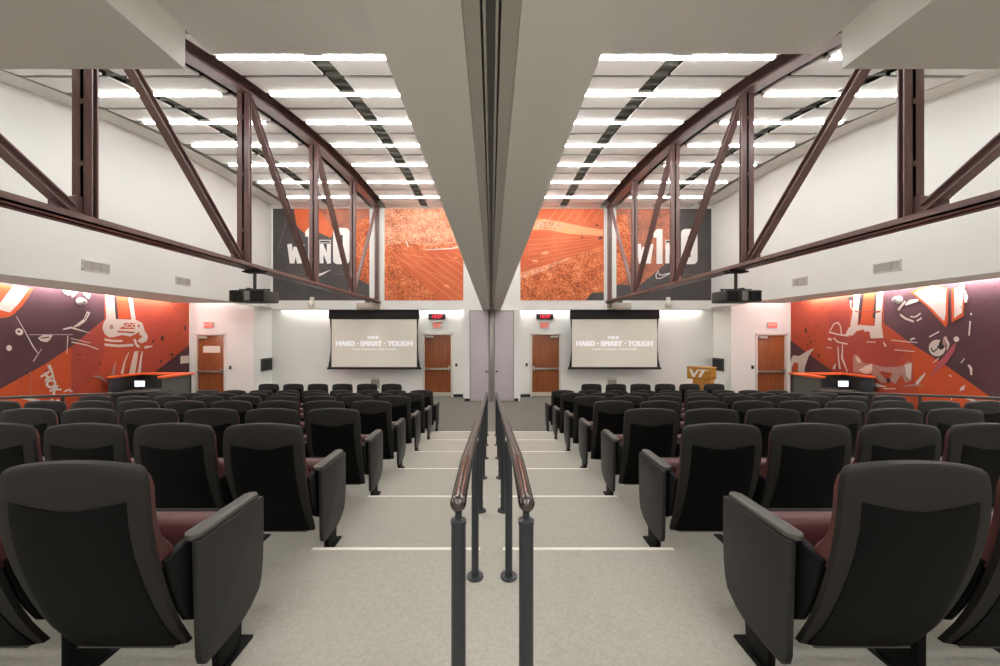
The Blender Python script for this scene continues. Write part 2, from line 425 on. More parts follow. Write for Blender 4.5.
# ------------------------------------------------------------------ doors with push bars
def door(n, x0, x1, yw, h, hinge, label, sign=None):
    """hinge: -1 hinged on the left (latch right)"""
    d = bx(x0 + 0.012, x1 - 0.012, yw + 0.04, yw + 0.085, 0.01, h - 0.012).build('door_%d' % n, M['wood'], bevel=0.003)
    struct(d, label)
    f = MB(); t = 0.055
    f.box(x0 - t, x0 + 0.012, yw - 0.02, yw + 0.1, 0, h + t).box(x1 - 0.012, x1 + t, yw - 0.02, yw + 0.1, 0, h + t).box(x0 - t, x1 + t, yw - 0.02, yw + 0.1, h - 0.012, h + t)
    f.build('door_frame', M['frame'], d, bevel=0.004)
    bx(x0 + 0.02, x1 - 0.02, yw + 0.034, yw + 0.04, 0.015, 0.16).build('kick_plate', M['beige'], d)
    p = MB(); zb = 0.98
    p.box(x0 + 0.02, x1 - 0.03, yw - 0.03, yw - 0.005, zb - 0.03, zb + 0.03)
    lx = x1 - 0.1 if hinge < 0 else x0 + 0.03
    p.box(lx, lx + 0.07, yw - 0.04, yw + 0.04, zb - 0.06, zb + 0.09)
    hx = x0 + 0.03 if hinge < 0 else x1 - 0.09
    p.box(hx, hx + 0.06, yw - 0.03, yw + 0.04, zb - 0.04, zb + 0.04)
    p.build('push_bar', M['metal'], d, bevel=0.006)
    cx = x0 + 0.05 if hinge < 0 else x1 - 0.32
    q = MB(); q.box(cx, cx + 0.27, yw - 0.04, yw + 0.04, h - 0.11, h - 0.04)
    q.build('door_closer', M['lgrey'], d, bevel=0.006)
    return d
door(3, FD[-1][0], FD[-1][1], YF, dh, -1, 'wooden exit door with push bar between left screen and pocket doors')
door(4, FD[1][0], FD[1][1], YF, dh, 1, 'wooden exit door with push bar between pocket doors and right screen')
lx0, lx1 = (197 - CX) * YD / F, (224.3 - CX) * YD / F
rx0, rx1 = (757 - CX) * YD / F, (785.5 - CX) * YD / F
door(5, lx0, lx1, YD, 2.155, -1, 'wooden side door beside the left mural')
door(6, rx0, rx1, YD, 2.155, -1, 'wooden side door beside the right mural')

# ------------------------------------------------------------------ wall fittings
def PX(px, y): return (px - CX) * y / F
def PZ(py, y): return H - (py - CY) * y / F
def wall_box(name, mt, px0, px1, py0, py1, yw, t, label, cat, group=None, bevel=0.004):
    return tag(bx(PX(px0, yw), PX(px1, yw), yw - t, yw, PZ(py1, yw), PZ(py0, yw)).build(name, mt, bevel=bevel), label, cat, group)

# notices
wall_box('door_notice', M['paper'], 203.2, 220.2, 346, 352.6, YD + 0.04, 0.004, 'cream paper notice on the left side door', 'sign', bevel=0)
# red exit sign plates beside the side doors
for (a, b, lb) in ((204.5, 213.5, 'left'), (767, 776.3, 'right')):
    o = empty('exit_sign', (PX((a + b) / 2, YD), YD - 0.03, PZ(325, YD)), 'small red lit exit sign above the %s side door' % lb, 'exit sign', 'red exit signs')
    w, h = 0.15, 0.09
    bx(-w, w, -0.01, 0.03, -h, h).build('housing', M['lgrey'], o, bevel=0.006)
    bx(-w + 0.01, w - 0.01, -0.014, -0.009, -h + 0.01, h - 0.01).build('face', M['red'], o)
    MB().text('EXIT', Matrix.Translation((0, -0.0155, 0)) @ Matrix.Rotation(math.pi / 2, 4, 'X') @ Matrix.Scale(0.13, 4), 0.02).build('lettering', M['paper'], o, flat=True, smooth=0)
# edge-lit exit signs and LED clocks over the far doors
for sx, pc in ((-1, 436.5), (1, 545.3)):
    lb = SIDE[sx]
    xx = PX(pc, YF)
    o = empty('digital_clock', (xx - 0.02 * sx, YF, PZ(316.7, YF)), 'black clock with red digits above the %s far door' % lb, 'clock', 'red digit clocks')
    bx(-0.29, 0.29, -0.06, 0, -0.095, 0.095).build('housing', M['black'], o, bevel=0.01)
    MB().text('10:27', Matrix.Translation((0, -0.062, 0)) @ Matrix.Rotation(math.pi / 2, 4, 'X') @ Matrix.Scale(0.17, 4), 0.012).build('digits', M['led'], o, flat=True, smooth=0)
    o = empty('exit_sign', (xx - 0.03 * sx, YF, PZ(325.5, YF)), 'clear edge-lit exit sign with red letters over the %s far door' % lb, 'exit sign', 'edge-lit exit signs')
    bx(-0.17, 0.17, -0.035, -0.025, -0.11, 0.11).build('panel', M['glassy'], o)
    bx(-0.18, 0.18, -0.06, 0, 0.11, 0.15).build('canopy', M['white'], o, bevel=0.006)
    MB().text('EXIT', Matrix.Translation((0, -0.037, 0)) @ Matrix.Rotation(math.pi / 2, 4, 'X') @ Matrix.Diagonal((0.13, 0.22, 1, 1)), 0.03).build('lettering', M['red'], o, flat=True, smooth=0)
# card readers
for px, py, yw, lb in ((456.3, 365, YF, 'right of the left far door'), (526.6, 364.7, YF, 'left of the right far door'), (230.4, 367.5, YD, 'beside the left side door'), (752.4, 367.2, YD, 'beside the right side door')):
    o = tag(bx(PX(px, yw) - 0.035, PX(px, yw) + 0.035, yw - 0.025, yw, PZ(py, yw) - 0.055, PZ(py, yw) + 0.055).build('card_reader', M['black'], bevel=0.008), 'small black card reader on wall ' + lb, 'card reader', 'black card readers')
    bx(PX(px, yw) - 0.02, PX(px, yw) + 0.02, yw - 0.028, yw - 0.025, PZ(py, yw) + 0.0, PZ(py, yw) + 0.03).build('indicator', M['dgrey'], o)
# wall monitors on the return walls
for sx, xr in ((-1, -7.62), (1, 7.68)):
    o = empty('wall_monitor', (xr, 12.36, 1.16), 'small black monitor mounted on the %s return wall' % SIDE[sx], 'monitor', 'wall monitors')
    a, b = sorted((0, -sx * 0.06))
    MB().box(a, b, -0.28, 0.28, -0.21, 0.21).build('bezel', M['dgrey'], o, bevel=0.01)
    a, b = sorted((-sx * 0.058, -sx * 0.064))
    MB().box(a, b, -0.23, 0.23, -0.16, 0.16).build('screen', M['black'], o)
# grey floor-level wall grilles under the screens
for px, lb in ((375.5, 'left'), (612, 'right')):
    o = empty('wall_plate', (PX(px, YF), YF, 0.5), 'grey media plate on wall below the %s projection screen' % lb, 'wall plate', 'grey wall plates')
    bx(-0.165, 0.165, -0.03, 0, -0.2, 0.2).build('box', M['lgrey'], o, bevel=0.006)
    bx(-0.14, 0.14, -0.034, -0.03, -0.17, 0.1).build('cover', M['grey'], o)
    bx(-0.17, 0.17, -0.04, 0, 0.15, 0.2).build('top_lip', M['white'], o)
# beige boxes under the truss ends and small white dome cameras on the upper far wall
for px, lb in ((368.2, 'left'), (619.5, 'right')):
    z = PZ(305.8, YU)
    o = empty('wall_fixture', (PX(px, YU), YU, z), 'beige box fixed below the %s truss end above the screen' % lb, 'box', 'beige boxes above screens')
    bx(-0.33, 0.33, -0.16, 0, -0.11, 0.09).build('housing', M['beige'], o, bevel=0.01)
    bx(-0.06, 0.06, -0.12, 0, 0.09, 0.16).build('bracket', M['dgrey'], o)
    bx(*((0.33, 0.4) if lb == 'left' else (-0.4, -0.33)), -0.12, 0, -0.07, 0.05).build('end_cap', M['lgrey'], o, bevel=0.01)
for px, lb in ((313, 'left'), (667.3, 'right')):
    o = empty('ceiling_camera', (PX(px, YU), YU, PZ(304, YU)), 'small white dome camera on far bulkhead beside the %s screen' % lb, 'camera', 'white dome cameras')
    bx(-0.05, 0.05, -0.12, 0, 0.1, 0.22).build('bracket', M['white'], o, bevel=0.01)
    MB().lathe([(0.0, -0.13), (0.07, -0.11), (0.105, -0.05), (0.11, 0.02), (0.09, 0.08), (0.03, 0.11), (0, 0.11)], (0, -0.12, 0)).build('dome', M['white'], o)
# supply grilles on the high side walls
for sx in (-1, 1):
    for y, w, wh in ((6.70, 0.24, 'nearer'), (8.59, 0.21, 'farther')):
        o = empty('air_grille', (sx * XB, y, 3.43), 'grey louvred air grille on upper %s wall, %s of the pair' % (SIDE[sx], wh), 'air vent', 'wall air grilles')
        m = MB(); xa, xb = sorted((0, -sx * 0.015))
        m.box(xa, xb, -w, w, 0.075, 0.095).box(xa, xb, -w, w, -0.095, -0.075).box(xa, xb, -w, -w + 0.02, -0.095, 0.095).box(xa, xb, w - 0.02, w, -0.095, 0.095)
        m.build('frame', M['white'], o)
        m = MB(); xa, xb = sorted((0.0, -sx * 0.004)); m.box(xa, xb, -w + 0.02, w - 0.02, -0.075, 0.075)
        xa, xb = sorted((-sx * 0.004, -sx * 0.012))
        for q in range(7): m.box(xa, xb, -w + 0.02, w - 0.02, -0.07 + q * 0.021, -0.07 + q * 0.021 + 0.009)
        for q in range(1, 3): m.box(xa, xb, -w + q * 2 * w / 3 - 0.006, -w + q * 2 * w / 3 + 0.006, -0.075, 0.075)
        m.build('louvres', M['lgrey'], o)
# round cameras on the mural walls
for sx, xw in ((-1, -9.70), (1, 9.60)):
    o = empty('wall_camera', (xw, 8.62, 2.96 if sx < 0 else 3.0), 'round white camera high on the %s mural wall' % SIDE[sx], 'camera', 'round mural wall cameras')
    MB().lathe([(0.08, 0), (0.09, -sx * 0.02), (0.08, -sx * 0.04), (0.03, -sx * 0.045)], (0, 0, 0), 'x').build('mount', M['white'], o)
    MB().lathe([(0.07, -sx * 0.04), (0.08, -sx * 0.07), (0.055, -sx * 0.12), (0.0, -sx * 0.135)], (0, 0, 0), 'x').build('dome', M['lgrey'], o)

# ------------------------------------------------------------------ projection screens
for pcx, lb, pl, pr, t in ((374.2, 'left', 329.2, 419, 0), (614.5, 'right', 570.3, 659.2, 0)):
    ys = YF - 0.45
    o = empty('projection_screen', (PX(pcx, ys), ys, PZ(340, ys)), 'tensioned projection screen with black border showing white text, %s half' % lb, 'projection screen', 'projection screens')
    def Q(px, py, dy=0): return ((px - pcx) * ys / F, dy, (340 - py) * ys / F)
    hw = (pr - pl) / 2
    # black border cloth, its sides drawn in by the tension cables
    outl = [Q(pcx - hw + 0.3, 318), Q(pcx - hw + 1.4, 332), Q(pcx - hw + 1.3, 350), Q(pcx - hw + 0.2, 360), Q(pcx - hw - 1.4, 368)]
    outr = [(-p[0], p[1], p[2]) for p in outl][::-1]
    loop = outl + outr
    MB().loft([[(p[0], 0.0, p[2]) for p in loop], [(p[0], 0.006, p[2]) for p in loop]]).build('border', M['black'], o, smooth=0)
    cas = MB(); a = Q(pcx - hw, 318.6); b = (Q(pcx + hw, 310)[0], 0, 2.992 - PZ(340, ys))
    cas.box(a[0], b[0], -0.06, 0.08, a[2], b[2]); cas.build('casing', M['black'], o, bevel=0.01)
    a = Q(pcx - hw - 2.2, 369.4); b = Q(pcx + hw + 2.2, 367.4)
    MB().box(a[0], b[0], -0.015, 0.02, a[2], b[2]).build('bottom_bar', M['black'], o, bevel=0.006)
    MB().lathe([(0.02, 0), (0.02, -0.03), (0.0, -0.035)], (0, 0, a[2])).build('pull_knob', M['lgrey'], o)
    a = Q(pcx - 42.6, 367.0); b = Q(pcx + 42.6, 319.2)
    s = bx(a[0], b[0], -0.004, 0.0, a[2], b[2]).build('viewing_surface', M['screen'], o)
    im = MB(); im.mi = 0
    def T(body, px, py, hpx, bold, xs):
        p = Q(px, py); sc = hpx * ys / F / 0.7
        for q, dx in enumerate((0.0, -bold, bold, -2 * bold, 2 * bold) if bold else (0.0,)):      # heavy strokes
            im.text(body, Matrix.Translation((p[0] + dx * sc, -0.0055 - q * 0.0001, p[2])) @ Matrix.Rotation(math.pi / 2, 4, 'X') @ Matrix.Scale(sc, 4), 0.0, xs)
    T('HARD \u00b7 SMART \u00b7 TOUGH', pcx, 343.8, 5.0, 0.022, 0.97)
    T('THIS IS', pcx - 1.5, 337.6, 2.6, 0.02, 1.0)
    T('HOKIE FOOTBALL \u00b7 THIS IS HOME', pcx, 349.4, 1.3, 0.0, 1.6)
    im.build('projected_words', M['scr_text'], s, flat=True, smooth=0)
    im = MB()
    def line(p, q, w=0.5):
        a, b = Vector(Q(*p, -0.0052)), Vector(Q(*q, -0.0052)); d = (b - a).normalized(); u = Vector((d.z, 0, -d.x)) * w * ys / F / 2
        im.poly([a - u, b - u, b + u, a + u])
    ox = pcx - 42.6
    for p, q, w in (((2, 322), (11, 324), .5), ((5, 321), (15, 323), .5), ((3, 324), (5, 332), .5), ((6, 326), (18, 334), .6), ((4, 333), (10, 331), .6), ((10, 331), (19, 337), .6), ((19, 337), (14, 336), .5), ((6, 338), (12, 333), .6),
                    ((50, 329), (62, 328), 1.2), ((21, 362), (24, 353), .9), ((24, 353), (27, 354), .6), ((3, 358), (6, 360), .7), ((2, 345), (2.4, 352), .5)):
        line((ox + p[0], p[1]), (ox + q[0], q[1]), w)
    im.build('projected_figure', M['scr_faint'], s, flat=True, smooth=0)

# ------------------------------------------------------------------ ceiling projectors hung from the trusses
for sx, xt, y in ((-1, -3.75, 5.80), (1, 3.87, 5.80)):
    o = empty('ceiling_projector', (xt, y, 2.80), 'dark ceiling projector hanging on a pole below the %s truss' % SIDE[sx], 'projector', 'ceiling projectors')
    body = MB().prism([(-0.27, -0.2), (0.27, -0.2), (0.275, 0.0), (0.27, 0.2), (-0.27, 0.2), (-0.275, 0.0)], 'z', -0.1, 0.08)
    body.build('body', M['dgrey'], o, bevel=0.02)
    for xa in (-0.26, 0.07):
        m = MB()
        for q in range(8): m.box(xa + q * 0.025, xa + 0.012 + q * 0.025, -0.207, -0.195, -0.07, 0.05)
        m.box(xa - 0.01, xa + 0.2, -0.203, -0.195, -0.085, -0.07); m.box(xa - 0.01, xa + 0.2, -0.203, -0.195, 0.05, 0.062)
        m.build('vent_grille', M['black'], o)
    MB().box(-0.03, 0.05, -0.21, -0.19, -0.08, 0.06).build('side_panel', M['grey'], o)
    MB().lathe([(0.07, 0.24), (0.075, 0.29), (0.06, 0.3), (0.0, 0.28)], (0, 0, 0), 'y').build('lens', M['black'], o)
    m = MB().box(-0.24, 0.24, -0.02, 0.02, 0.1, 0.115).box(-0.02, 0.02, -0.18, 0.18, 0.1, 0.115)
    for e in (-1, 1): m.box(e * 0.22 - 0.012, e * 0.22 + 0.012, -0.012, 0.012, 0.07, 0.1)
    m.build('mount_arms', M['black'], o)
    MB().tube([(0, 0, 0.11), (0, 0, 0.40)], 0.024).build('pole', M['dgrey'], o)
    MB().box(-0.13, 0.13, -0.06, 0.06, 0.365, 0.41).box(-0.2 , 0.2, -0.015, 0.015, 0.38, 0.405).build('truss_clamp', M['black'], o, bevel=0.005)

# ------------------------------------------------------------------ printed murals: one panel each, drawn as flat printed shapes
class Mural:
    def __init__(s, plane, val, mats):
        s.pl, s.v, s.mats, s.mb, s.lay = plane, val, mats, MB(), 0
    def pt(s, px, py, off=None):
        off = 0.006 + 0.00025 * s.lay if off is None else off
        if s.pl == 'x':
            y = s.v * F / (px - CX); z = H - (py - CY) * y / F
            return Vector((s.v - math.copysign(off, s.v), y, z))
        return Vector(((px - CX) * s.v / F, s.v - off, H - (py - CY) * s.v / F))
    def use(s, key): s.mb.mi = s.mats.index(key); s.lay += 1
    def poly(s, key, pts): s.use(key); s.mb.poly([s.pt(*p) for p in pts])
    def rect(s, key, x0, y0, x1, y1): s.poly(key, [(x0, y0), (x1, y0), (x1, y1), (x0, y1)])
    def stroke(s, key, pts, w):
        s.use(key)
        w = w if isinstance(w, (list, tuple)) else [w] * len(pts)
        for (p, q, wa, wb) in zip(pts, pts[1:], w, w[1:]):
            d = Vector((q[0] - p[0], q[1] - p[1])).normalized(); u = Vector((-d.y, d.x))
            s.mb.poly([s.pt(p[0] + u.x * wa / 2, p[1] + u.y * wa / 2), s.pt(q[0] + u.x * wb / 2, q[1] + u.y * wb / 2),
                       s.pt(q[0] - u.x * wb / 2, q[1] - u.y * wb / 2), s.pt(p[0] - u.x * wa / 2, p[1] - u.y * wa / 2)])
    def blob(s, key, cx, cy, rx, ry, rot=0, n=20):
        c, d = math.cos(rot), math.sin(rot)
        s.poly(key, [(cx + rx * math.cos(t) * c - ry * math.sin(t) * d, cy + rx * math.cos(t) * d + ry * math.sin(t) * c) for t in [2 * math.pi * k / n for k in range(n)]])
    def build(s, label, cat, group):
        o = s.mb.build('wall_mural', [M[k] for k in s.mats], flat=True, smooth=0)
        return tag(o, label, cat, group)
def spots(mu, key, seed, n, x0, x1, y0, y1, inside, r=0.9):
    a = seed
    for i in range(n):
        a = (a * 1103515245 + 12345) % 2147483648; u = a / 2147483648
        a = (a * 1103515245 + 12345) % 2147483648; v = a / 2147483648
        a = (a * 1103515245 + 12345) % 2147483648; w = a / 2147483648
        x, y = x0 + (x1 - x0) * u, y0 + (y1 - y0) * v
        if inside(x, y):
            mu.blob(key, x, y, r * (0.3 + w * 0.7), r * (0.25 + 0.9 * w), n=7); mu.lay -= 1
    mu.lay += 1

# left side wall
KEYS = ['m_maroon', 'm_orange', 'm_bright', 'm_white', 'm_red', 'm_dark', 'm_pink', 'm_mid']
mu = Mural('x', -9.70, KEYS)
xL = -9.70
mu.mb.mi = 0
mu.mb.box(-9.70, -9.695, 3.2, YD - 0.001, 0.3, 3.33); mu.lay = 4
mu.poly('m_orange', [(-300, 560), (0, 389), (45, 364), (72, 346), (104, 319.5), (104, 280), (189, 301), (189.4, 330), (189.4, 346), (155, 371.5), (160, 420), (-100, 480)])
mu.poly('m_bright', [(-300, 560), (0, 389), (45, 364), (71, 347), (71, 400), (-100, 470)])
mu.poly('m_red', [(71, 347), (104, 321), (104, 352), (96, 375), (71, 398)])
mu.poly('m_bright', [(-30, 322), (-14, 303), (-5, 283.5), (33.5, 288), (22, 306), (13, 314.5), (8, 317)])
mu.poly('m_white', [(-26, 318), (0, 302.5), (13.5, 285), (29, 288), (18, 304), (9.5, 312.5), (0, 310)])
mu.stroke('m_red', [(0, 302), (12, 285)], 0.8)
# helmet with stripes, face guard lines below
mu.poly('m_dark', [(113.5, 295), (117, 296), (118.5, 319), (115.5, 319)])
mu.poly('m_white', [(104.6, 292), (113.2, 294), (115.5, 319), (106, 319)])
mu.poly('m_bright', [(116, 294), (126.5, 297), (129.5, 319), (118, 319)])
mu.poly('m_red', [(126.5, 296), (128, 297), (131.5, 319), (129.5, 319)])
mu.poly('m_white', [(127.8, 296), (132, 298), (135.5, 320), (131, 320)])
mu.poly('m_white', [(103, 323), (106, 318.5), (136, 320), (142, 323), (144.5, 331), (147.6, 336), (146.5, 341), (141, 343.5), (137, 341), (142, 336.5), (137, 333), (130, 336.5), (122, 335), (112, 337.5), (108, 337), (104, 333.5), (102, 328)])
mu.poly('m_orange', [(119, 329), (124.5, 322.8), (134.5, 323.2), (134.5, 329)])
mu.use('m_white')
p0 = mu.pt(128, 326); 
mu.mb.text('ACC', Matrix.Translation(p0) @ Matrix(((0, 0, 1, 0), (1, 0, 0, 0), (0, 1, 0, 0), (0, 0, 0, 1))) @ Matrix.Scale(0.15, 4), 0.03, 1.4)
mu.stroke('m_red', [(117, 331.5), (134, 332.5)], 1.6)
mu.blob('m_mid', 111, 327, 1.8, 2.4); mu.blob('m_red', 138.3, 326, 1, 1.4); mu.blob('m_red', 138.3, 333, 1, 1)
mu.stroke('m_white', [(104, 339.5), (112, 341), (122, 341)], 2.2)
mu.stroke('m_white', [(104, 344.6), (118, 346), (133, 345)], 2.6)
mu.stroke('m_white', [(134, 339), (136, 345), (139, 347)], 2.4)
mu.stroke('m_white', [(144, 347.5), (152, 346)], [2.8, 1.0])
mu.stroke('m_white', [(71, 342), (86, 345), (98, 349.4)], [1.2, 1.2, 1])
mu.stroke('m_white', [(70, 338.3), (90, 343)], 0.7)
# lower face-guard curves
mu.stroke('m_white', [(121.5, 374), (124, 362), (128.5, 352)], [3, 1.6, 0.6])
mu.poly('m_white', [(128.5, 374), (131, 362), (133.8, 351.5), (138, 351), (136.5, 362), (134.5, 374)])
mu.stroke('m_white', [(138.5, 374), (140, 362), (141.8, 351.5)], [3.4, 2.2, 1.2])
mu.stroke('m_mid', [(112.5, 376), (114, 366), (115.5, 361)], [4, 2.4, 0.5])
# maroon shapes: sleeve text, pads and stitches
mu.poly('m_maroon', [(156, 371), (189.4, 345), (189.4, 400), (160, 400)])
mu.stroke('m_white', [(48, 365), (51, 371), (55.5, 386)], [3.6, 2.6, 0.5])
mu.use('m_white')
for ch, px, py in (('H', 45.8, 376.5), ('O', 50, 384), ('K', 54.3, 390.5)):
    p0 = mu.pt(px, py)
    mu.mb.text(ch, Matrix.Translation(p0) @ Matrix(((0, 0, 1, 0), (1, 0, 0, 0), (0, 1, 0, 0), (0, 0, 0, 1))) @ Matrix.Rotation(math.radians(-57), 4, 'Z') @ Matrix.Scale(0.24, 4), 0.05)
mu.stroke('m_white', [(13, 398), (20, 397), (30, 399.5), (40, 401)], [2, 3, 3, 1.4])
mu.stroke('m_white', [(51, 399), (53, 403)], 2); mu.stroke('m_white', [(56, 400), (60, 403)], 2.4)
mu.stroke('m_white', [(63, 392), (68, 389.5), (72, 392)], [1, 2.6, 1])
mu.blob('m_white', 8.3, 348, 2.8, 3.0)
mu.blob('m_white', 18.5, 331.8, 4, 3.4, 0.4); mu.blob('m_maroon', 18, 331.5, 1.6, 1.2)
mu.stroke('m_white', [(15.5, 316.5), (24, 331), (32, 346), (37, 353)], [0.5, 0.8, 1.4, 0.8])
mu.stroke('m_white', [(41, 348.5), (32.5, 361.5)], [0.5, 1.0])
mu.stroke('m_white', [(28, 334.7), (72, 334.6)], 0.5)
mu.poly('m_white', [(37, 338), (42, 335), (52, 335), (49, 340), (46, 342.3), (40, 341)]); mu.stroke('m_maroon', [(40, 338), (48.5, 337.3)], 1.2)
mu.stroke('m_white', [(88, 312), (84, 320), (78, 324.5), (73, 327)], [3.4, 3.0, 3.0, 1.0]); mu.stroke('m_maroon', [(87.5, 313), (83.5, 320)], 0.8)
mu.stroke('m_white', [(62, 329.5), (70, 327.5), (89, 333)], [1.2, 2, 0.5]); mu.stroke('m_white', [(67, 336), (66, 354)], [1.2, 0.6])
mu.poly('m_white', [(61, 289), (66, 290), (70, 291), (77, 292), (75, 295), (71.5, 297.6), (70, 294.6), (67, 295.4), (63.5, 293)])
mu.poly('m_white', [(82, 293), (90, 294), (88.5, 299), (85, 297)])
mu.stroke('m_mid', [(92, 376), (100, 377.5), (107, 383)], [1, 3, 1])
mu.stroke('m_mid', [(29, 372), (29.4, 396)], 0.5)
def inL(x, y):
    return (y > 388 - x * 0.655 and x > 20 and x < 104 and y < 396 and y > 350) or (143 < x < 186 and 303 + (x - 143) * 0.0 < y < 372 - max(0, x - 155) * 0.78)
spots(mu, 'm_dark', 7, 120, 20, 189, 302, 396, inL, 0.9)
mu.blob('m_dark', 161.7, 338.3, 1.6, 2.6); mu.blob('m_dark', 184.3, 328, 0.9, 2.6); mu.blob('m_dark', 152.5, 341.5, 1.1, 1.5); mu.blob('m_dark', 171, 354.5, 1.4, 1.4); mu.blob('m_dark', 160, 361, 1, 1.8)
mu.build('maroon and orange football player mural covering the left side wall', 'mural', 'side wall murals')

# notice on the mural
m = MB(); a, b = (177.3 - CX), (185.8 - CX); ya, yb = xL * F / a, xL * F / b
tag(m.box(xL + 0.16, xL + 0.165, ya, yb, PZ(363.3, (ya + yb) / 2), PZ(355.8, (ya + yb) / 2)).build('wall_notice', M['paper']), 'white paper notice on the left mural beside the side door', 'sign').location.x = -0.065

# right side wall
mu = Mural('x', 9.60, KEYS)
mu.mb.mi = 0
mu.mb.box(9.595, 9.60, 3.2, YD - 0.001, 0.3, 3.33); mu.lay = 4
mu.poly('m_orange', [(790, 302), (884, 278), (884, 323), (912, 344), (945, 364.5), (988, 395), (1300, 580), (1100, 480), (820, 420), (832, 371), (790.2, 340)])
mu.poly('m_red', [(828, 312), (850, 296), (850, 330), (884, 338), (905, 352), (880, 390), (836, 372)])
mu.poly('m_bright', [(912, 344), (945, 364.5), (988, 395), (1300, 580), (1100, 480), (930, 420), (915, 380)])
mu.poly('m_dark', [(858, 293), (864, 292), (864, 318), (859.5, 324)])
mu.poly('m_white', [(854.5, 294), (860.5, 292.5), (858.5, 318), (857.5, 326), (850.5, 326), (853, 312)])
mu.poly('m_bright', [(864.5, 292), (876, 289), (873.5, 324.5), (860.5, 324)])
mu.poly('m_dark', [(876, 289), (878, 288.5), (876, 318), (873, 318)])
mu.poly('m_white', [(877, 290), (883.5, 287.5), (882.5, 312), (876, 312)])
mu.poly('m_white', [(845.5, 335), (849, 328), (853, 325), (862, 325), (875, 326), (876, 313), (882, 312), (882, 326), (884, 338), (871, 338.4), (870, 332), (864, 329.5), (857, 331), (853, 335.5)])
mu.stroke('m_white', [(864.5, 331), (868, 330.4)], 1.6); mu.stroke('m_red', [(852, 310), (858, 312), (872, 311.6), (881, 311.4)], 1.1)
mu.stroke('m_white', [(851, 300), (851, 307), (855, 312)], 1.3); mu.blob('m_dark', 851, 298.5, 3.5, 2)
mu.stroke('m_white', [(830.5, 331), (834, 324), (838.5, 322.4), (841, 327), (842, 335)], 1.1); mu.stroke('m_white', [(829, 332), (838, 334.4), (849, 336)], 1.4)
mu.stroke('m_white', [(828.5, 338.4), (832, 340)], 2.2); mu.stroke('m_white', [(834, 338), (838, 342), (848, 344)], 1.4)
mu.stroke('m_white', [(827, 347.6), (832, 348)], 0.9); mu.stroke('m_white', [(867, 342), (876, 342)], 0.9)
mu.stroke('m_white', [(838.5, 347), (839, 360), (840.5, 369)], [1.2, 1.4, 1.8]); mu.stroke('m_white', [(843, 344), (842.5, 358), (848, 372)], [0.8, 2.0, 1.0])
mu.stroke('m_white', [(834, 369), (836, 364)], [3, 1])
# gloved hands
mu.poly('m_mid', [(853.5, 372), (854, 354.5), (858, 355), (864, 363), (872, 364), (880, 372), (888, 382), (882, 383), (872, 374), (864, 374)])
mu.poly('m_white', [(856, 356), (859, 358), (862, 363), (858, 362)]); mu.poly('m_white', [(859, 370), (866, 366), (873, 363.5), (872, 372), (866, 374)])
mu.poly('m_mid', [(872, 364), (884, 367), (898, 367), (903, 366), (909, 361), (913, 364), (912, 380), (906, 383), (902, 374), (896, 384), (890, 380), (893, 373), (880, 371)])
mu.poly('m_white', [(905, 365), (912.5, 363), (911, 380), (907, 376)]); mu.poly('m_white', [(866, 382), (878, 383.5), (888, 387), (876, 387)])
mu.blob('m_dark', 889, 380.5, 2, 2.4)
mu.stroke('m_white', [(884, 388.7), (896, 388.7)], 0.9); mu.stroke('m_mid', [(904, 386), (915, 385), (923, 386)], [1, 2.2, 1]); mu.stroke('m_white', [(917, 384), (922, 378), (926, 373)], [3, 3, 1])
mu.stroke('m_white', [(892, 340), (906, 341.6), (918, 342.6)], 0.9); mu.stroke('m_white', [(895, 349.8), (915, 351.6)], 0.9)
mu.stroke('m_white', [(884, 342), (886.5, 346.5)], [1, 2.2])
# maroon upper half: jersey number and pads
mu.poly('m_bright', [(911, 292), (930, 284), (949, 288), (948.5, 322), (946.6, 327.5), (928, 307)])
mu.poly('m_white', [(915, 293), (932, 286), (947, 289), (946.4, 314), (945, 321.5), (932, 308)])
mu.poly('m_bright', [(952, 289), (966, 283), (964.5, 316), (952.5, 322.5)])
mu.poly('m_white', [(955, 289), (965, 284), (962.6, 313), (955, 318)])
mu.poly('m_white', [(964.5, 286), (969, 297), (967.5, 303), (965, 302)])
mu.stroke('m_white', [(899, 310), (906, 301)], 2.2); mu.stroke('m_white', [(906, 305), (911, 302), (919, 300)], [2, 4.4, 2.4]); mu.stroke('m_white', [(901, 314.5), (906, 318.5), (914.5, 321.6)], 2)
mu.stroke('m_white', [(911, 316.6), (916, 317), (921.5, 313.4)], 1.4); mu.stroke('m_white', [(917.5, 321), (922.5, 318)], 1.6)
mu.stroke('m_white', [(930, 337), (940, 331.6)], 1.3); mu.stroke('m_white', [(911, 339.8), (915.6, 338)], 1.6); 
mu.blob('m_white', 938, 348, 8.4, 8.4); mu.blob('m_dark', 943, 344.5, 3.4, 5.6, 0.4); mu.blob('m_mid', 946, 341, 2.6, 5, 0.1); mu.stroke('m_dark', [(932, 348), (934, 352), (938, 349), (939, 346)], 1.3)
mu.stroke('m_white', [(945.5, 337), (949.5, 344), (948, 350)], [1.5, 2.6, 1])
mu.poly('m_pink', [(931.5, 377), (936, 366), (946, 355), (953, 346), (957, 342), (956, 350), (948, 362), (940, 369)])
mu.stroke('m_white', [(934, 362.6), (940, 358)], 0.9)
mu.blob('m_white', 957.4, 339.2, 2.8, 2.8); mu.blob('m_white', 972.2, 314, 1.2, 1.2)
mu.stroke('m_white', [(971.3, 321), (970, 336)], [1.8, 1.6]); mu.stroke('m_white', [(969.3, 365), (972, 368), (972.4, 375)], [2, 3, 1.6])
mu.stroke('m_white', [(962, 363), (965.5, 358.5)], 1); mu.poly('m_white', [(960.5, 391), (962, 387), (966.5, 385), (965, 390)])
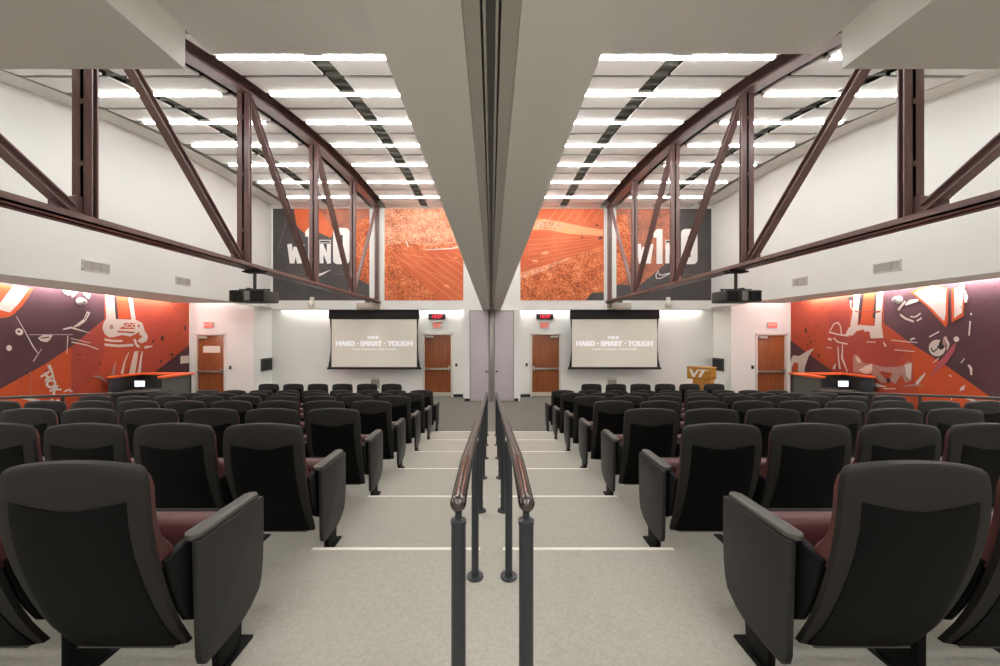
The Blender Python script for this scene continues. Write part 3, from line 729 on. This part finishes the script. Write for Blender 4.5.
mu.stroke('m_white', [(950, 375), (953, 376.6)], 0.9); mu.stroke('m_white', [(966, 398), (972, 399), (977, 401.4)], [1.4, 3, 1]); mu.stroke('m_white', [(952.5, 397), (952.6, 400)], 1.2)
mu.poly('m_maroon', [(790.2, 340), (832, 371), (832, 400), (790.2, 400)])
mu.poly('m_white', [(791, 362), (793.5, 355.5), (800, 356), (808, 351), (815, 348), (809.5, 356), (806, 366), (805, 373), (798.5, 373), (799, 363), (795, 362.5), (792.5, 367), (792.4, 373), (790.6, 373)])
mu.poly('m_bright', [(793, 373), (793.4, 366), (796, 362.6), (799, 362.8), (798.4, 373)])
def inR(x, y):
    return (790 < x < 850 and y > 300 and y < 370 and y < 338 + 0 * x + max(0, (x - 790)) * 0.75) or (900 < x < 985 and y < 396 and y > 342 + (x - 905) * 0.68)
spots(mu, 'm_dark', 11, 90, 790, 985, 300, 396, inR, 0.85)
spots(mu, 'm_dark', 23, 50, 960, 1000, 285, 385, lambda x, y: True, 0.8)
mu.blob('m_dark', 806.5, 330.4, 1, 2.6); mu.blob('m_dark', 819.5, 355.6, 1, 1.6); mu.blob('m_dark', 811.5, 342, 0.8, 1.4)
mu.build('maroon and orange football player mural covering the right side wall', 'mural', 'side wall murals')

# upper far wall: two record murals and two stadium murals
FK = ['m_char', 'm_crowdr', 'm_bright', 'm_lettr', 'm_line', 'm_field', 'm_yard', 'm_crowd', 'm_crowdd', 'm_white', 'm_orange', 'm_dark']
YM = YU - 0.002
def base(mu, key, x0, y0, x1, y1):
    mu.mb.mi = FK.index(key); mu.mb.box(PX(x0, YM), PX(x1, YM), YM - 0.004, YM, PZ(y1, YM), PZ(y0, YM)); mu.lay = 4
def ring0(mu, key, hole, x0, y0, x1, y1, ra):
    n = 8; pts = []
    for (cx, cy, a0) in ((x1 - ra, y0 + ra, -90), (x1 - ra, y1 - ra, 0), (x0 + ra, y1 - ra, 90), (x0 + ra, y0 + ra, 180)):
        for i in range(n + 1):
            t = math.radians(a0 + 90 * i / n); pts.append((cx + ra * math.cos(t), cy + ra * math.sin(t)))
    mu.poly(key, pts)
    mu.poly(hole, [((x0 + x1) / 2 - 1.5, y0 + 7), ((x0 + x1) / 2 + 1.5, y0 + 7), ((x0 + x1) / 2 + 1.5, y1 - 7), ((x0 + x1) / 2 - 1.5, y1 - 7)])
def win(mu, xw, x1, xn, x0, top, dark):
    # W
    w = 16.5; t, b = 244, 263.4
    mu.stroke('m_lettr', [(xw + 2.0, t), (xw + 4.6, b)], 4.6); mu.stroke('m_lettr', [(xw + 4.8, b), (xw + 8.2, t + 3)], 4.0)
    mu.stroke('m_lettr', [(xw + 8.2, t + 3), (xw + 11.6, b)], 4.0); mu.stroke('m_lettr', [(xw + 11.8, b), (xw + 14.6, t)], 4.6)
    mu.poly('m_lettr', [(x1, top + 4.0), (x1 + 3.2, top), (x1 + 9, top), (x1 + 9, 264), (x1 + 3.0, 264), (x1 + 3.0, top + 8.6), (x1, top + 8.6)])
    mu.rect('m_lettr', xn, t, xn + 4.0, b); mu.rect('m_lettr', xn + 7.4, t, xn + 11.4, b)
    mu.stroke('m_lettr', [(xn + 1.6, t), (xn + 9.8, b)], 3.8)
    mu.rect('m_lettr', xn, 240, xn + 11.4, 243.3); mu.rect(dark, xn + 0.6, 240.7, xn + 10.8, 242.8)
    ring0(mu, 'm_lettr', dark, x0, top, x0 + 16.6, 264.2, 4.5)
mu = Mural('y', YM, FK)
base(mu, 'm_char', 273, 208.6, 369.4, 300.4)
mu.poly('m_field', [(294, 209), (319, 209), (334, 231), (331, 238), (320, 233), (306, 235), (297, 226)])
mu.poly('m_crowdr', [(319, 209), (369.4, 209), (369.4, 255), (350, 262), (350, 242), (334, 236), (334, 231)])
mu.poly('m_crowdd', [(352, 225), (369.4, 216), (369.4, 285), (352, 275)])
mu.stroke('m_line', [(278, 250), (287, 220)], 0.6); mu.stroke('m_line', [(292, 274.2), (317, 274.2)], 0.4); mu.stroke('m_line', [(333, 274.2), (347, 274.2)], 0.4)
win(mu, 287.6, 305.4, 319.6, 333.2, 228, 'm_char')
mu.poly('m_lettr', [(331.5, 269.6), (322, 275.2), (319, 276.6), (316.6, 275.4), (316.8, 272.4), (318.3, 270.2), (318, 272.8), (319.6, 273.6), (322, 273.0)])
mu.build('charcoal mural reading W1N0 beside the left truss on far wall', 'mural', 'upper far wall murals')
mu = Mural('y', YM, FK)
base(mu, 'm_char', 616.4, 208.6, 711.2, 300.4)
mu.poly('m_crowdr', [(616.4, 209), (680, 209), (676, 240), (668, 262), (640, 285), (616.4, 285)])
mu.poly('m_crowdd', [(616.4, 216), (626, 214), (632, 250), (626, 280), (616.4, 285)])
win(mu, 636.4, 653.4, 665.2, 680.8, 229, 'm_char')
mu.stroke('m_lettr', [(658.5, 270.6), (655.6, 275), (656.4, 278.4), (660, 278.6), (672, 272.4), (662, 275), (659.4, 275.2), (658.8, 272.6)], 0.7)
mu.stroke('m_line', [(676, 274.6), (700, 274.6)], 0.4)
mu.build('charcoal mural reading W1N0 beside the right truss on far wall', 'mural', 'upper far wall murals')
mu = Mural('y', YM, FK)
base(mu, 'm_field', 384.6, 208.6, 463.3, 300.4)
mu.poly('m_crowd', [(384.6, 209), (463.3, 209), (463.3, 247), (430, 249), (384.6, 252)])
mu.poly('m_crowdd', [(384.6, 246), (405, 243), (425, 246), (463.3, 243), (463.3, 247.5), (430, 250), (400, 252), (386, 253)])
mu.stroke('m_white', [(463.3, 246), (452, 248.5), (425, 250)], [2.2, 1.6, 0.6])
mu.poly('m_crowdd', [(384.6, 253), (390, 253), (412, 275), (432, 292), (440, 300.4), (384.6, 300.4)])
for i in range(7):
    x = 392 + i * 10.5
    mu.stroke('m_yard', [(x, 252 + i * 0.4 - max(0, i - 4)), (min(463, x + 62), 252 + min(48, (463 - x) * 0.77 if x + 62 > 463 else 48))], 0.45)
for (a, b) in (((398, 253.5), (463, 262)), ((392, 257), (463, 285))): mu.stroke('m_yard', [a, b], 0.3)
mu.blob('m_yard', 447, 286, 3, 1.2, 0.3); mu.blob('m_yard', 456, 258, 2, 0.8)
mu.stroke('m_white', [(406, 241), (408.5, 247)], 1.2)
mu.build('orange stadium mural of crowd and field left of the central soffit', 'mural', 'upper far wall murals')
mu = Mural('y', YM, FK)
base(mu, 'm_field', 520.4, 208.6, 603.8, 300.4)
mu.poly('m_crowdd', [(520.4, 276), (545, 268), (575, 256), (603.8, 245), (603.8, 300.4), (520.4, 300.4)])
mu.poly('m_char', [(603.8, 292), (592, 293), (585, 300.4), (603.8, 300.4)])
mu.stroke('m_crowd', [(520.4, 276), (545, 268), (570, 258)], [6, 4.5, 1.5])
mu.poly('m_yard', [(534, 220), (545, 219), (562, 222), (580, 226), (603, 230), (603, 236), (570, 234), (548, 230), (532, 230)])
mu.poly('m_crowd', [(536, 222), (550, 221), (566, 225), (560, 229), (534, 229)])
for i in range(6): mu.stroke('m_yard', [(548 + i * 9, 221), (557 + i * 9, 209.5)], 0.4)
for i in range(7): mu.stroke('m_yard', [(528, 240 + i * 5), (600, 236 + i * 2.4)], 0.25)
mu.blob('m_dark', 597, 225.4, 1.6, 0.8); mu.blob('m_dark', 600.5, 238, 2.4, 1.2, -0.4); mu.blob('m_dark', 582, 237.6, 1.2, 0.7)
mu.blob('m_yard', 535, 261, 3, 1.2); mu.blob('m_yard', 545, 253, 4, 1.6, -0.2)
mu.build('orange stadium mural of crowd and field right of the central soffit', 'mural', 'upper far wall murals')

# ------------------------------------------------------------------ control desks by the side murals
for sx, xw in ((-1, -9.60), (1, 9.50)):
    lb = SIDE[sx]
    o = empty('control_desk', (sx * 8.85, 9.55, 0), 'charcoal control desk with orange cap beside the %s mural' % lb, 'desk', 'control desks')
    def X(a, b): return sorted((sx * (a - 8.85), sx * (b - 8.85)))
    zt = 1.10
    a, b = X(8.12, 8.17); MB().box(a, b, 9.08 - 9.55, 9.90 - 9.55, 0, zt).build('side_panel', M['deskg'], o)
    a, b = X(8.12, 9.46); MB().box(a, b, 9.85 - 9.55, 9.90 - 9.55, 0, zt).build('back_panel', M['desk'], o)
    a, b = X(9.42, 9.49); MB().box(a, b, 9.06 - 9.55, 9.85 - 9.55, 0, zt).build('wall_panel', M['desk'], o)
    m = MB(); a, b = X(8.05, 8.26); m.box(a, b, 9.04 - 9.55, 9.93 - 9.55, zt, zt + 0.05)
    a, b = X(8.26, 9.5); m.box(a, b, 9.76 - 9.55, 9.93 - 9.55, zt, zt + 0.05)
    a, b = X(9.34, 9.5); m.box(a, b, 9.04 - 9.55, 9.76 - 9.55, zt, zt + 0.05)
    m.build('countertop', M['orange'], o, bevel=0.006)
    a, b = X(8.17, 9.41); MB().box(a, b, 9.3 - 9.55, 9.85 - 9.55, 0.72, 0.75).build('work_surface', M['dgrey'], o)
    mo = empty('desk_monitor', (sx * 9.10, 9.5, 0.75), 'small lit monitor standing on the %s control desk' % lb, 'monitor', 'desk monitors')
    bx(-0.12, 0.12, -0.07, 0.07, 0, 0.015).build('base', M['black'], mo)
    bx(-0.02, 0.02, 0.0, 0.02, 0.015, 0.15).build('neck', M['black'], mo)
    s = bx(-0.16, 0.16, -0.03, 0.0, 0.06, 0.25).build('bezel', M['black'], mo, bevel=0.005)
    m = MB(); m.box(-0.13 , 0.13, -0.033, -0.03, 0.08, 0.23); m.build('display', M['lit'], mo)

# ------------------------------------------------------------------ lectern
YL = 10.9
o = empty('lectern', (PX(703, YL), YL, 0), 'light oak lectern with VT emblem in front of the right wall', 'lectern')
o.rotation_euler.z = -0.52
hd = MB().prism([(-0.42, 0.0), (0.18, 0.0), (0.34, 0.17), (0.34, 0.42), (-0.40, 0.42)], 'z', 0.84, 1.17)
hd.build('head', M['oak'], o, bevel=0.008)
em = MB()
def seg(p, q, w):
    a, b = Vector((p[0], -0.002, p[1])), Vector((q[0], -0.002, q[1])); h = Vector((w / 2, 0, 0)); em.poly([a - h, b - h, b + h, a + h])
ox = -0.39
for w, k in ((0.085, 0),):
    seg((ox + 0.06, 1.125), (ox + 0.15, 0.90), 0.075); seg((ox + 0.15, 0.92), (ox + 0.25, 1.10), 0.06)
    em.poly([(ox + 0.24, -0.002, 1.125), (ox + 0.26, -0.002, 1.095), (ox + 0.52, -0.002, 1.095), (ox + 0.55, -0.002, 1.125)])
    seg((ox + 0.40, 1.10), (ox + 0.30, 0.90), 0.075)
em.build('emblem', M['lettr'] if 'lettr' in M else M['m_lettr'], o, flat=True, smooth=0)
MB().prism([(-0.27, 0.06), (0.20, 0.06), (0.29, 0.16), (0.29, 0.36), (-0.27, 0.36)], 'z', 0.05, 0.84).build('pedestal', M['oak'], o, bevel=0.006)
MB().prism([(-0.32, 0.0), (0.22, 0.0), (0.34, 0.14), (0.34, 0.42), (-0.32, 0.42)], 'z', 0.0, 0.05).build('plinth', M['oak'], o, bevel=0.006)
MB().prism([(-0.44, -0.02), (0.19, -0.02), (0.36, 0.16), (0.36, 0.44), (-0.42, 0.44)], 'z', 1.17, 1.19).build('top', M['oak'], o, bevel=0.004)

# ------------------------------------------------------------------ handrails beside the aisle centre line
for sx in (-1, 1):
    x = -0.095 if sx < 0 else 0.10
    o = empty('aisle_handrail', (x, 1.06, tz(-1)), 'dark metal stair handrail on the %s of the centre gap' % SIDE[sx], 'handrail', 'centre aisle handrails')
    zr = lambda y: 1.732 - 0.1225 * max(0.0, y - 1.40)
    y0, y1 = 1.045, 7.56
    def W(y, z): return (0, y - 1.06, z - tz(-1))
    MB().tube([W(y0, zr(y0)), W(1.35, zr(1.35)), W(1.40, zr(1.40) - 0.0015), W(1.45, zr(1.45)), W(y1, zr(y1))], 0.0232, 24).build('rail', M['rail'], o)
    MB().tube([W(y0 - 0.022, zr(y0)), W(y0 - 0.020, zr(y0)), W(y0 - 0.012, zr(y0)), W(y0, zr(y0)), W(y0 + 0.004, zr(y0))], [0.002, 0.012, 0.020, 0.0234, 0.0234], 24).build('rail_cap', M['rail'], o)
    for i in range(7):
        y = 1.055 + 1.063 * i if i < 6 else 7.45
        k = i - 1; zb = tz(k); zt = zr(y) - 0.051
        p = MB().tube([W(y, zb), W(y, zt)], 0.021, 18).build('post', M['post'], o)
        MB().lathe([(0.048, 0), (0.05, 0.004), (0.048, 0.011), (0.03, 0.015), (0.022, 0.015)], W(y, zb)).build('base_flange', M['grey'] if i == 99 else M['post'], p)
        MB().lathe([(0.0225, -0.012), (0.023, 0.0), (0.014, 0.004), (0.010, 0.006), (0.010, 0.034), (0.0, 0.034)], W(y, zt)).build('saddle', M['post'], p)
# side railings at the outer ends of the seat rows
for sx in (-1, 1):
    x = sx * 6.5
    o = empty('side_railing', (x, 4.3, 0), 'thin grey railing along the outer end of the %s seat rows' % SIDE[sx], 'railing', 'outer side railings')
    zr = lambda y: (1.997 if sx < 0 else 2.0) - 0.1257 * y - 0.03
    ya, yb = 2.6, 7.3
    MB().tube([(0, ya - 4.3, zr(ya)), (0, yb - 4.3, zr(yb)), (0, yb - 4.3 + 0.12, zr(yb) - 0.01)], 0.02, 10).build('rail', M['dgrey'], o)
    for y in (2.8, 4.1, 5.55, 7.1):
        k = max(-1, min(6, math.ceil((y - 2.40) / R)))
        zb = tz(k) if k < 6 else 0.0
        p = MB().tube([(0, y - 4.3, zb), (0, y - 4.3, zr(y))], 0.02, 10).build('post', M['dgrey'], o)
        MB().lathe([(0.045, 0), (0.045, 0.01), (0.02, 0.014)], (0, y - 4.3, zb)).build('base_flange', M['dgrey'], p)

# ------------------------------------------------------------------ auditorium chairs
PROF = [(0.202, 0.206), (0.25, 0.178), (0.317, 0.142), (0.39, 0.110), (0.455, 0.085), (0.52, 0.063), (0.58, 0.045), (0.66, 0.025), (0.752, 0.009), (0.82, 0.003), (0.877, 0.0),
        (0.925, 0.0), (0.948, 0.001), (0.962, 0.003), (0.972, 0.006), (0.977, 0.010)]
HWT = [0.224, 0.230, 0.235, 0.239, 0.242, 0.245, 0.247, 0.249, 0.250, 0.250, 0.249, 0.245, 0.240, 0.232, 0.221, 0.205]
def prof(z):
    for (za, ya), (zb, yb) in zip(PROF, PROF[1:]):
        if za <= z <= zb: return ya + (yb - ya) * (z - za) / (zb - za)
    return PROF[0][1] if z < PROF[0][0] else PROF[-1][1]
US = [-1, -0.94, -0.8, -0.55, -0.25, 0, 0.25, 0.55, 0.8, 0.94, 1]
def shell_mesh():
    m = MB(); loops = []
    for (z, y), hw in zip(PROF, HWT):
        dz = 0.016 if z > 0.9 else 0.016 * max(0, (z - 0.6) / 0.3)
        rear = [(u * hw, y + 0.014 * abs(u) ** 6, z - dz * u * u) for u in US]
        front = [(u * hw, y + 0.035, z - dz * u * u) for u in US[::-1]]
        loops.append(rear + front)
    return m.sheet(loops)
def back_panel_mesh():
    m = MB(); loops = []
    zs = [0.208, 0.25, 0.32, 0.40, 0.48, 0.56, 0.64, 0.72, 0.78]
    for z in zs:
        f = (z - 0.19) / 0.6; hw = 0.203 - 0.006 * f
        loops.append([(u * hw, prof(z) - 0.007 + 0.008 * abs(u) ** 4, z) for u in US] + [(u * hw, prof(z) + 0.012, z) for u in US[::-1]])
    def top(u): return 0.838 - 0.020 * math.cos(u * math.pi * 0.5) ** 2 + 0.012 * abs(u) ** 3
    hw = 0.197
    loops.append([(u * hw, prof(top(u)) - 0.006 + 0.008 * abs(u) ** 4, top(u)) for u in US] + [(u * hw, prof(top(u)) + 0.012, top(u)) for u in US[::-1]])
    return m.sheet(loops)
def cushion_mesh():
    m = MB(); loops = []
    zs = [(0.58, 0.10), (0.60, 0.115), (0.63, 0.112), (0.66, 0.09), (0.70, 0.066), (0.75, 0.052), (0.82, 0.046), (0.90, 0.044), (0.94, 0.040), (0.958, 0.032), (0.966, 0.02)]
    for z, t in zs:
        hw = 0.240 if z < 0.92 else 0.240 - (z - 0.92) * 0.5
        dz = 0.018 * max(0, (z - 0.6) / 0.3)
        loops.append([(u * hw, prof(min(z, 0.9)) + 0.032, z - dz * u * u) for u in US] + [(u * hw, prof(min(z, 0.9)) + 0.034 + t * (1 - 0.45 * abs(u) ** 7), z - dz * u * u) for u in US[::-1]])
    return m.sheet(loops)
def seat_mesh():
    m = MB(); loops = []
    for z, g in ((0.34, 0.03), (0.35, 0.008), (0.38, 0.0), (0.46, -0.004), (0.58, 0.0), (0.618, 0.01), (0.632, 0.026), (0.636, 0.045)):
        y0, y1, hw = 0.285 + g, 0.40 - g * 0.4, 0.236 - g * 0.3
        loops.append([(u * hw, y0 + 0.02 * abs(u) ** 6, z) for u in US] + [(u * hw, y1, z) for u in US[::-1]])
    return m.sheet(loops)
PROTO = {}
def make_chair(side, aisle):
    """side +1: the aisle lies at +x; the shared stand is on the far side from the aisle"""
    o = bpy.data.objects.new('auditorium_chair', None); o.empty_display_size = 0.1; COL.objects.link(o)
    g = lambda key, fn, name, mt, bevel=0, seg=2: _part(key, fn, name, mt, o, bevel, seg)
    g('shell', shell_mesh, 'back_shell', M['shell'], 0.0)
    g('bpanel', back_panel_mesh, 'back_panel', M['pan'])
    g('lip', lambda: MB().box(-0.185, 0.185, 0.197, 0.211, 0.2005, 0.2065), 'highlight_lip', M['armcap'])  # lighter grey strip paints in the highlight along the back's bottom edge
    g('cush', cushion_mesh, 'back_cushion', M['maroon'])
    g('seat', seat_mesh, 'seat_cushion', M['maroon'])
    g('span', lambda: MB().box(-0.225, 0.225, 0.40, 0.432, 0.23, 0.63), 'seat_pan', M['stand'], 0.01)
    for e in (-1, 1):
        xo = 0.258 if (aisle and e == side) else 0.246
        def hinge(e=e, xo=xo):
            a, b = sorted((e * 0.222, e * xo))
            return MB().prism([(0.190, 0.315), (0.24, 0.28), (0.38, 0.30), (0.42, 0.38), (0.40, 0.56), (0.20, 0.625), (0.085, 0.605), (0.122, 0.47), (0.155, 0.385)], 'x', a, b)
        g('hinge%d_%.3f' % (e, xo), hinge, 'side_bracket', M['stand'], 0.005)
    xs = -side * 0.281
    def stand():
        m = MB()
        m.prism([(0.24, 0.0), (0.40, 0.0), (0.40, 0.2), (0.38, 0.585), (0.22, 0.585), (0.24, 0.2)], 'x', xs - 0.018, xs + 0.018)
        m.box(xs - 0.03, xs + 0.03, 0.19, 0.52, 0.0, 0.012)
        return m
    g('stand%d' % side, stand, 'stand', M['stand'], 0.004)
    def arm(xc, w, z0, z1, y0, y1):
        m = MB(); c = 0.022
        m.prism([(xc - w + c, y0), (xc + w - c, y0), (xc + w, y0 + c), (xc + w, y1 - c), (xc + w - c, y1), (xc - w + c, y1), (xc - w, y1 - c), (xc - w, y0 + c)], 'z', z0, z1)
        return m
    g('arm%d' % side, lambda: arm(xs, 0.03, 0.585, 0.612, 0.20, 0.50), 'armrest', M['stand'], 0.006)
    if aisle:
        xa = side * 0.287
        def endp():
            m = MB()
            m.prism([(0.172, 0.622), (0.570, 0.622), (0.573, 0.45), (0.567, 0.31), (0.557, 0.24), (0.540, 0.195), (0.48, 0.152), (0.42, 0.130), (0.27, 0.122), (0.215, 0.124), (0.196, 0.140), (0.187, 0.175)], 'x', xa - 0.014, xa + 0.014)
            return m
        g('endp%d' % side, endp, 'end_panel', M['endp'], 0.005)
        def foot():
            m = MB(); x = side * 0.271
            m.prism([(0.30, 0.0), (0.43, 0.0), (0.44, 0.2), (0.29, 0.2)], 'x', x - 0.016, x + 0.016)
            m.box(x - 0.032, x + 0.032, 0.24, 0.49, 0.0, 0.014)
            return m
        g('foot%d' % side, foot, 'end_stand', M['stand'], 0.003)
        g('armA%d' % side, lambda: arm(side * 0.260, 0.033, 0.622, 0.647, 0.172, 0.562), 'armrest', M['armcap'], 0.007)
    return o
def _part(key, fn, name, mt, parent, bevel, seg):
    if key in PROTO:
        ob = bpy.data.objects.new(name, PROTO[key]); COL.objects.link(ob); ob.parent = parent
    else:
        ob = fn().build(name, mt, parent, bevel=bevel, seg=seg, smooth=40); PROTO[key] = ob.data
    return ob
protos = {}
def place_chair(x, y, z, side, aisle, label, group):
    if (side, aisle) not in protos:
        o = protos[(side, aisle)] = make_chair(side, aisle)
    else:
        o = copy_tree(protos[(side, aisle)])
    o.location = (x, y, z); tag(o, label, 'chair', group); o.scale = (1, 1, 1)
    return o
AX = [1.408, 1.435, 1.468, 1.478, 1.487, 1.477, 1.495]
YR = [1.21, 2.28, 3.37, 4.465, 5.57, 6.65, 7.79]
ZS = [1.0, 1.0, 1.005, 1.01, 1.015, 1.018, 1.025]
AR = [0.018, 0.012, 0.01, 0.02, 0.028, 0.028, 0.03]      # the right block stands a touch farther from the centre
PT = [0.563, 0.563, 0.566, 0.571, 0.571, 0.571, 0.571]
NR = [2, 4, 6, 9, 9, 9, 9]
for sx in (-1, 1):
    blk = SIDE[sx]
    for r in range(7):
        rn = 'row nearest camera' if r == 0 else '%s row from camera' % ORD[r]
        for c in range(NR[r]):
            x = sx * (AX[r] + (AR[r] if sx > 0 else 0.0) + PT[r] * c); y = YR[r]
            pos = 'aisle-end' if c == 0 else ''
            lab = ('black chair with maroon cushions at centre aisle, %s, %s block' % (rn, blk)) if c == 0 else \
                  ('black chair with maroon cushions, %s from centre aisle, %s, %s block' % (ORD[c], rn, blk))
            ch = place_chair(x, y, tz(r) if r < 6 else 0.0, -sx, c == 0, lab, 'auditorium chairs in the %s block' % blk)
            ch.scale.z = ZS[r]
    for c in range(6):
        x = sx * (2.45 + 0.602 * c)
        place_chair(x, 8.95, 0.0, -sx, False, 'black chair with maroon cushions, %s from centre aisle, short front row, %s block' % (ORD[c], blk), 'auditorium chairs in the %s block' % blk)

# ------------------------------------------------------------------ fill lights added out of view at ceiling height to brighten the near floor
for x in (-1.6, 1.6):
    for y in (0.2, -1.8, -3.8, -5.8):
        ld = bpy.data.lights.new('rear_fill_light', 'AREA'); ld.shape = 'RECTANGLE'; ld.size = 2.0; ld.size_y = 0.15; ld.energy = 42; ld.color = (1, 0.995, 0.985)
        lo = bpy.data.objects.new('rear_fill_light', ld); COL.objects.link(lo); lo.location = (x, y, 4.88)
# ------------------------------------------------------------------ camera, world, view
cam = bpy.data.cameras.new('camera'); co = bpy.data.objects.new('camera', cam); COL.objects.link(co)
co.location = (0, 0, H); co.rotation_euler = (math.pi / 2, 0, 0)
cam.sensor_fit = 'HORIZONTAL'; cam.sensor_width = 36; cam.lens = F / 1000 * 36
cam.shift_x = (500 - CX) / 1000; cam.clip_start = 0.02
SC.camera = co
w = bpy.data.worlds.new('world'); SC.world = w; w.use_nodes = True
w.node_tree.nodes['Background'].inputs['Color'].default_value = (0.02, 0.02, 0.02, 1)
SC.view_settings.view_transform = 'Standard'; SC.view_settings.look = 'None'
SC.view_settings.gamma = 1.0; SC.view_settings.use_curve_mapping = False
SC.view_settings.exposure = 0.0
SC.cycles.use_denoising = True
SC.cycles.max_bounces = 14; SC.cycles.diffuse_bounces = 8
